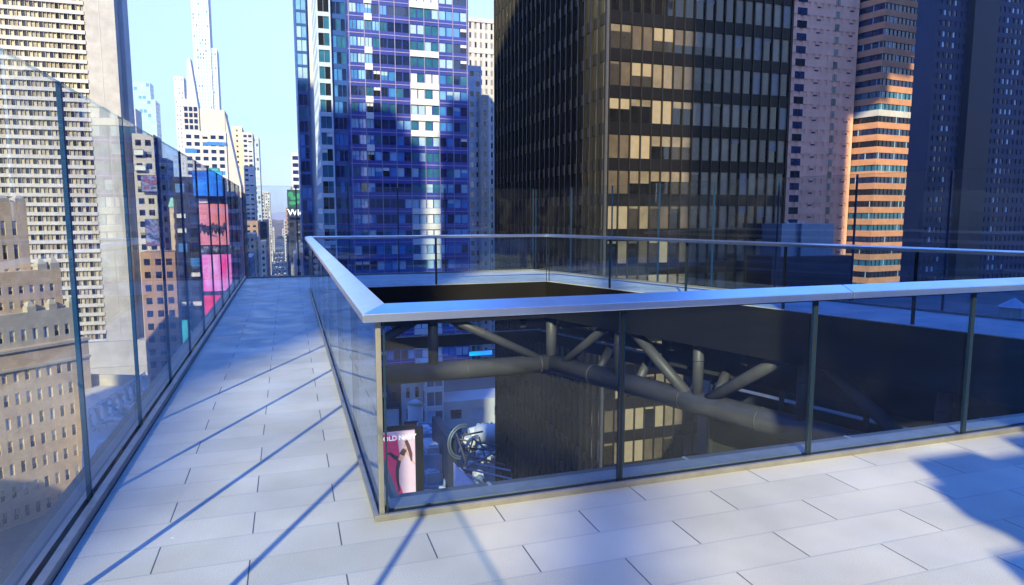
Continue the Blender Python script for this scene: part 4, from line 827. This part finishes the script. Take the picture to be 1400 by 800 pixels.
# blue roofs with machinery
def lowb(px0, px1, py_near, py_far, zr_, wm, label, name='low_roof_building'):
    a, b_ = on_z(px0, py_near, zr_), on_z(px1, py_near, zr_); c_, d_ = on_z(px1, py_far, zr_), on_z(px0, py_far, zr_)
    r = thing(name, label, 'low building', ((a.x + b_.x) / 2, a.y, GZ)); pl = [(p.x, p.y) for p in (a, b_, c_, d_)]
    q_ = MB(); q_.prism(pl, GZ, zr_); q_.build('wall', wm, r); q_ = MB(); q_.prism(pl, zr_ + .002, zr_ + .06); q_.build('roof', BLUR, r)
    q_ = MB(); 
    for u, v in zip(pl, pl[1:] + pl[:1]): q_.wall(u, v, .35, zr_ + .06, zr_ + .9)
    q_.build('parapet', wm, r); return a, b_, c_, d_
RBL = mat('pale_blue_wall', (.26, .33, .42), .7, var=.2, scale=.3)
lowb(570, 609, 628, 583, -43, RBL, 'blue-grey flat roof with machinery behind the poster billboard')
lowb(566, 609, 672, 638, -47, RBL, 'lower blue-grey annex roof beside the poster billboard')
lowb(566, 640, 700, 676, -46, WHITE, 'white-roofed low building at the very bottom behind the glass')
ru = random.Random(9); rk = ['flat blue-grey air handler on the blue roofs below the deck', 'small pale roof hatch on the blue roofs below the deck']
for k in range(16):
    hi = k < 10; zr_ = -42.9 if hi else -46.9; p = on_z(575 + ru.random() * 29, (588 + ru.random() * 34) if hi else (644 + ru.random() * 22), zr_); sx, sy, sz = 1 + ru.random() * 1.6, .8 + ru.random() * 1.6, .7 + ru.random() * 1.2
    m = MB(); m.box(p.x - sx, p.x + sx, p.y - sy, p.y + sy, zr_, zr_ + sz); m.box(p.x - sx * .6, p.x + sx * .6, p.y - sy * .6, p.y + sy * .6, zr_ + sz, zr_ + sz + .25); m.tube((p.x + sx, p.y, zr_ + sz * .5), (p.x + sx + 1.4, p.y, zr_ + sz * .5), .22, 8)
    tag(m.build('roof_unit', [RBL, WHITE][k % 2], loc=p), rk[k % 2], 'roof unit', 'machinery on the blue roofs')
m = MB(); xa, xb = xat(609, 112), xat(621, 112); m.box(xa, xb, 112, 126, GZ, zat(615, 600, 112)); o = m.build('dark_shaft', NAVYP, loc=(xa, 112, GZ)); tag(o, 'plain dark brown shaft beside the lattice frame', 'building')
# leaning white board
wa = [at(620, 632, 104), at(662, 676, 100), at(620, 676, 100)]
wb = thing('billboard', 'pale lilac billboard cut by a diagonal edge with a red mark', 'billboard', wa[2])
def tri(ps, dy, nm, m_): m = MB(); m.hexa([(p.x, p.y - dy, p.z) for p in ps], [(p.x, p.y - dy - .05 - .2, p.z) for p in ps]); m.build(nm, m_, wb)
tri([wa[2] + Vector((0, 0, -6)), wa[1] + Vector((3, 0, -6)), wa[1], wa[0]], 0, 'panel', mat('lilac_board', (.62, .55, .66), .6))
tri([at(637, 675, 99.6), at(648, 672, 99.6), at(645, 664, 99.6), at(640, 667, 99.6)], .3, 'red_mark', mat('red_mark_paint', (.7, .08, .06), .5))
# lattice frame with ring
lt_ = thing('lattice_frame', 'dark steel lattice sign frame with a large half ring beside the black tower', 'sign frame', at(640, 640, 116))
Dl = 118; c = at(632, 604, Dl); rr = 21 / FPX * Dl
for r_ in (rr, rr * .86):
    m = MB(); m.path([c + Vector((math.cos(a) * r_, .6 * math.cos(a), math.sin(a) * r_ * 1.15)) for a in [R(70 + i * 12) for i in range(17)]], .16, 6); m.build('half_ring', mat('blue_grey_steel', (.12, .15, .2), .45, metal=.4), lt_)
def strut(p, q_, r_=.16): m = MB(); m.tube(at(*p), at(*q_), r_, 6); m.build('strut', BLUR if rng.random() < .5 else M_STEEL, lt_)
for p, q_ in [((647, 600, 116), (634, 640, 112)), ((647, 600, 116), (678, 624, 112)), ((634, 640, 112), (674, 620, 116)), ((634, 640, 112), (700, 655, 108)), ((636, 612, 116), (676, 616, 118)), ((636, 622, 116), (690, 636, 112)), ((640, 632, 114), (705, 645, 110)),
              ((630, 596, 118), (660, 590, 120)), ((622, 588, 118), (640, 640, 114)), ((650, 604, 117), (690, 612, 117)), ((655, 598, 122), (668, 640, 112)), ((640, 648, 112), (662, 664, 106)), ((660, 640, 112), (668, 668, 106)), ((628, 640, 113), (660, 672, 106)), ((626, 600, 118), (644, 604, 118)), ((636, 590, 119), (628, 618, 117))]: strut(p, q_)
m = MB(); a, b_, c_, d_ = at(622, 580, 132), at(682, 584, 132), at(700, 676, 122), at(622, 676, 118)
zf = -50; fl = [on_z(618, 680, zf), on_z(705, 680, zf), on_z(700, 596, zf), on_z(618, 590, zf)]; m.prism([(p.x, p.y) for p in fl], GZ, zf); o = m.build('low_roof_building', NAVYP, loc=(fl[0].x, fl[0].y, GZ)); tag(o, 'dark blue roof under the lattice sign frame', 'low building')
for k in range(9):
    p = on_z(640 + ru.random() * 40, 606 + ru.random() * 55, zf); m = MB(); m.box(p.x - 1, p.x + 1, p.y - .8, p.y + .8, zf, zf + 1.1); m.tube((p.x, p.y, zf + 1.1), (p.x, p.y, zf + 1.5), .5, 10)
    tag(m.build('roof_unit', [BLUR, WHITE, GREY][k % 3], loc=p), 'small fan unit on the dark roof among the lattice struts', 'roof unit', 'fan units under the lattice frame')
# bright ribbed duct
p, q_ = at(646, 590, 130), at(690, 588, 128)
wdct = thing('ribbed_duct', 'bright white ribbed duct with a bent end behind the lattice frame', 'duct', p)
m = MB(); m.tube(p + Vector((1.2, 0, -.5)), q_ + Vector((0, 0, -.8)), 1.9, 16); m.build('duct_run', WHITE, wdct, True)
m = MB(); m.path([p + Vector((-.6, 0, -3.6)), p + Vector((-.5, 0, -.8)), p + Vector((1.3, 0, -.5))], 1.5, 14); m.build('duct_elbow', WHITE, wdct, True)
m = MB()
for k in range(7): u = p + Vector((1.2, 0, -.5)) + (q_ - p) * (k / 7); m.tube(u, u + Vector((.16, 0, 0)), 2.0, 16)
m.build('duct_rib', GREY, wdct, True)
P = at(568, 572, 150); wt = thing('roof_tank', 'cream cylindrical roof tank in front of the cream wing', 'roof tank', (P.x, P.y, P.z - 5))
m = MB(); m.tube((P.x, P.y, P.z - 9), (P.x, P.y, P.z + 3.4), 1.7, 20); m.build('drum', CREAM, wt, True)
m = MB(); m.tube((P.x, P.y, P.z + 3.4), (P.x, P.y, P.z + 4.2), 1.85, 20, r1=.6); m.build('lid', GREY, wt, True)
r, q4 = board(548, 566, 578, 583, 140, mat('red_sign', (.6, .05, .06), .5), 'shop_sign', 'long red sign strip low below the cream tank', 'sign')
board(640, 672, 480, 486, 160, SC_BLUE, 'video_screen', 'wide blue screen seen between the truss and the black tower')

# ------------------------------------------------------------------ towers added behind the camera, shaped to cast shade and block reflected sky
sp_ = dict(fh=5.5, mw=4.5, wf=.5, hf=.55, mats=[(V(G_DARK), 1)]); 
def rear(name, label, x0, x1, y0, y1, z1, wm, vols=()):
    b_ = Bld(name, label, 'skyscraper', ((x0 + x1) / 2, y1, GZ)); b_.vol(x0, x1, y0, y1, GZ, z1, wm, {'N': sp_, 'E': sp_, 'W': sp_}, rec=.3)
    for v in vols: b_.vol(*v, wm, {'N': sp_}, rec=.3, name='upper_block')
    b_.finish(); return b_
rear('added_tower', 'added tan tower south-west of the deck, stepped top shaped to shade the blue tower', -132, -94.5, -68, -60, 172, PALE, [(-94.4, -89.4, -67, -62, GZ, 165)])
rear('added_tower', 'added tan tower with a broken roofline shaped to shade the blue tower', -82.0, -71, -68, -60, 166, PALE, [(-80, -74, -67, -61, 166.02, 176)])
rear('added_tower', 'added brick building behind the left end of the deck, shaped to shade the walkway', -58, -37.2, -68, -60, 43.2, BROWN, [(-58, -38.2, -67, -61, 44.4, 128), (-58, -46, -66, -62, 43.2, 44.39)])
rear('added_tower', 'added dark tower directly behind the deck, shading the black and salmon towers', -21.2, 43.5, -68, -60, 205, NAVYP)
rear('added_tower', 'added slim tower and bridge block shaped to frame the sun patch on the salmon bay', 74, 92, -80, -60, 205, NAVYP, [(43.6, 55, -67, -61, 170, 204), (55.01, 64, -66.5, -61.5, 178, 204), (64.01, 73.9, -67, -61, 184, 204)])  # bridge blocks added to cap the sun patch on the salmon bay
rear('added_tower', 'added brown slab furthest east behind the deck, hiding reflected sky', 96, 150, -140, -115, 96, BROWN)
rear('added_tower', 'added pale slab furthest west behind the deck, shading the mottled tower', -148, -132.1, -68, -60, 212, PALE)
rear('added_tower', 'added long brown block west of the deck, hiding reflected sky', -140, -95, -40, 60, 4, BROWN)
rear('added_tower', 'added dark brown slab nearest west of the deck, darkening the barrier reflections', -86, -70, -50, 45, 104, BROWN)
rear('added_tower', 'added slim navy block beside the dark brown slab, hiding reflected sky', -72, -60, 46, 67, 66, NAVYP)
rear('added_tower', 'added wide navy tower right of the deck, shading the dark tower', 150, 250, 20, 62, 180, NAVYP)
# host building, and unseen objects added behind the camera to shade the deck
mk_ = thing('shadow_mast', 'slender grey mast added south-west of the deck to cast the soft shadow band', 'mast', (-30.45, -60, GZ))  # added upright; its shadow makes the soft band on the deck
m = MB(); m.tube((-30.45, -60, GZ), (-30.45, -60, 52), .34, 14, r1=.22); m.build('pole', M_STEEL, mk_, True)
m = MB()
for z in (30, 41): m.tube((-31.2, -60, z), (-29.7, -60, z), .08, 8)
m.build('cross_arm', M_STEEL, mk_)
hb = Bld('host_building', 'building below the roof deck that carries it', 'building', (4, -10, GZ)); hb.vol(-1.2, 11, -30, 3.2, GZ, -1.2, GREY, {'N': dict(sp_, fh=4)}, rec=.3); hb.finish()
bk = thing('shadow_bulkhead', 'grey box added on the deck behind the camera to cast the ragged shadow', 'shadow caster', (3.5, -5, 0))  # added box whose edges cast the ragged shadow on the deck
m = MB(); m.box(-.28, 9, -7, -4.5, .002, 4.0); m.build('wall', GREY, bk); m = MB(); m.box(-.06, 9.1, -7.1, -4.5, 4.01, 4.2); m.build('roof', M_ALUD, bk); m = MB(); m.box(1.2, 2.2, -4.49, -4.45, .01, 2.1); m.build('door', NAVYP, bk)
m = MB(); m.box(-.62, -.29, -6, -4.6, .6, 1.6); m.build('added_cabinet', M_ALUD, bk)
for x0_, x1_, z0_, z1_ in ((-.19, .25, 4.21, 4.46), (-.1, .42, 4.47, 4.66), (.44, .8, 4.21, 4.58), (.82, 1.5, 4.21, 4.74), (1.52, 1.9, 4.21, 4.6), (2.1, 5.5, 4.21, 4.78)):  # boxes added to roughen the shadow outline
    m = MB(); m.box(x0_, x1_, -5.1, -4.52, z0_, z1_); m.build('shadow_edge_box', M_ALUD, bk)
wt = thing('shade_tank', 'raised steel drum added behind the camera to shade the right walkway', 'water tank', (3.2, -5.5, 4.3))  # drum added to keep sun off the right side of the deck
m = MB(); m.tube((3.6, -5.5, 5.2), (3.6, -5.5, 10.5), 2.9, 28); m.build('tank', M_STEEL, wt, True)
m = MB(); m.tube((3.6, -5.5, 10.51), (3.6, -5.5, 11.6), 3.0, 28, r1=.2); m.build('lid', M_STEEL, wt, True)
for a in range(4): m = MB(); m.tube((3.6 + 1.9 * math.cos(R(45 + 90 * a)), -5.5 + 1.2 * math.sin(R(45 + 90 * a)), 4.3), (3.6 + 1.9 * math.cos(R(45 + 90 * a)), -5.5 + 1.9 * math.sin(R(45 + 90 * a)), 5.2), .12, 10); m.build('leg', M_STEEL, wt)

# ------------------------------------------------------------------ winter haze over the city
hz = MB(); hz.box(-6100, 6100, -3100, 6100, GZ - 3.5, 396); hm_ = bpy.data.materials.new('haze'); hm_.use_nodes = True; n = hm_.node_tree; n.nodes.clear()
ho = n.nodes.new('ShaderNodeOutputMaterial'); pv = n.nodes.new('ShaderNodeVolumePrincipled'); pv.inputs['Color'].default_value = (.80, .90, 1, 1); pv.inputs['Density'].default_value = .00014; pv.inputs['Anisotropy'].default_value = .1
n.links.new(pv.outputs[0], ho.inputs['Volume']); stuff(hz.build('haze', hm_))
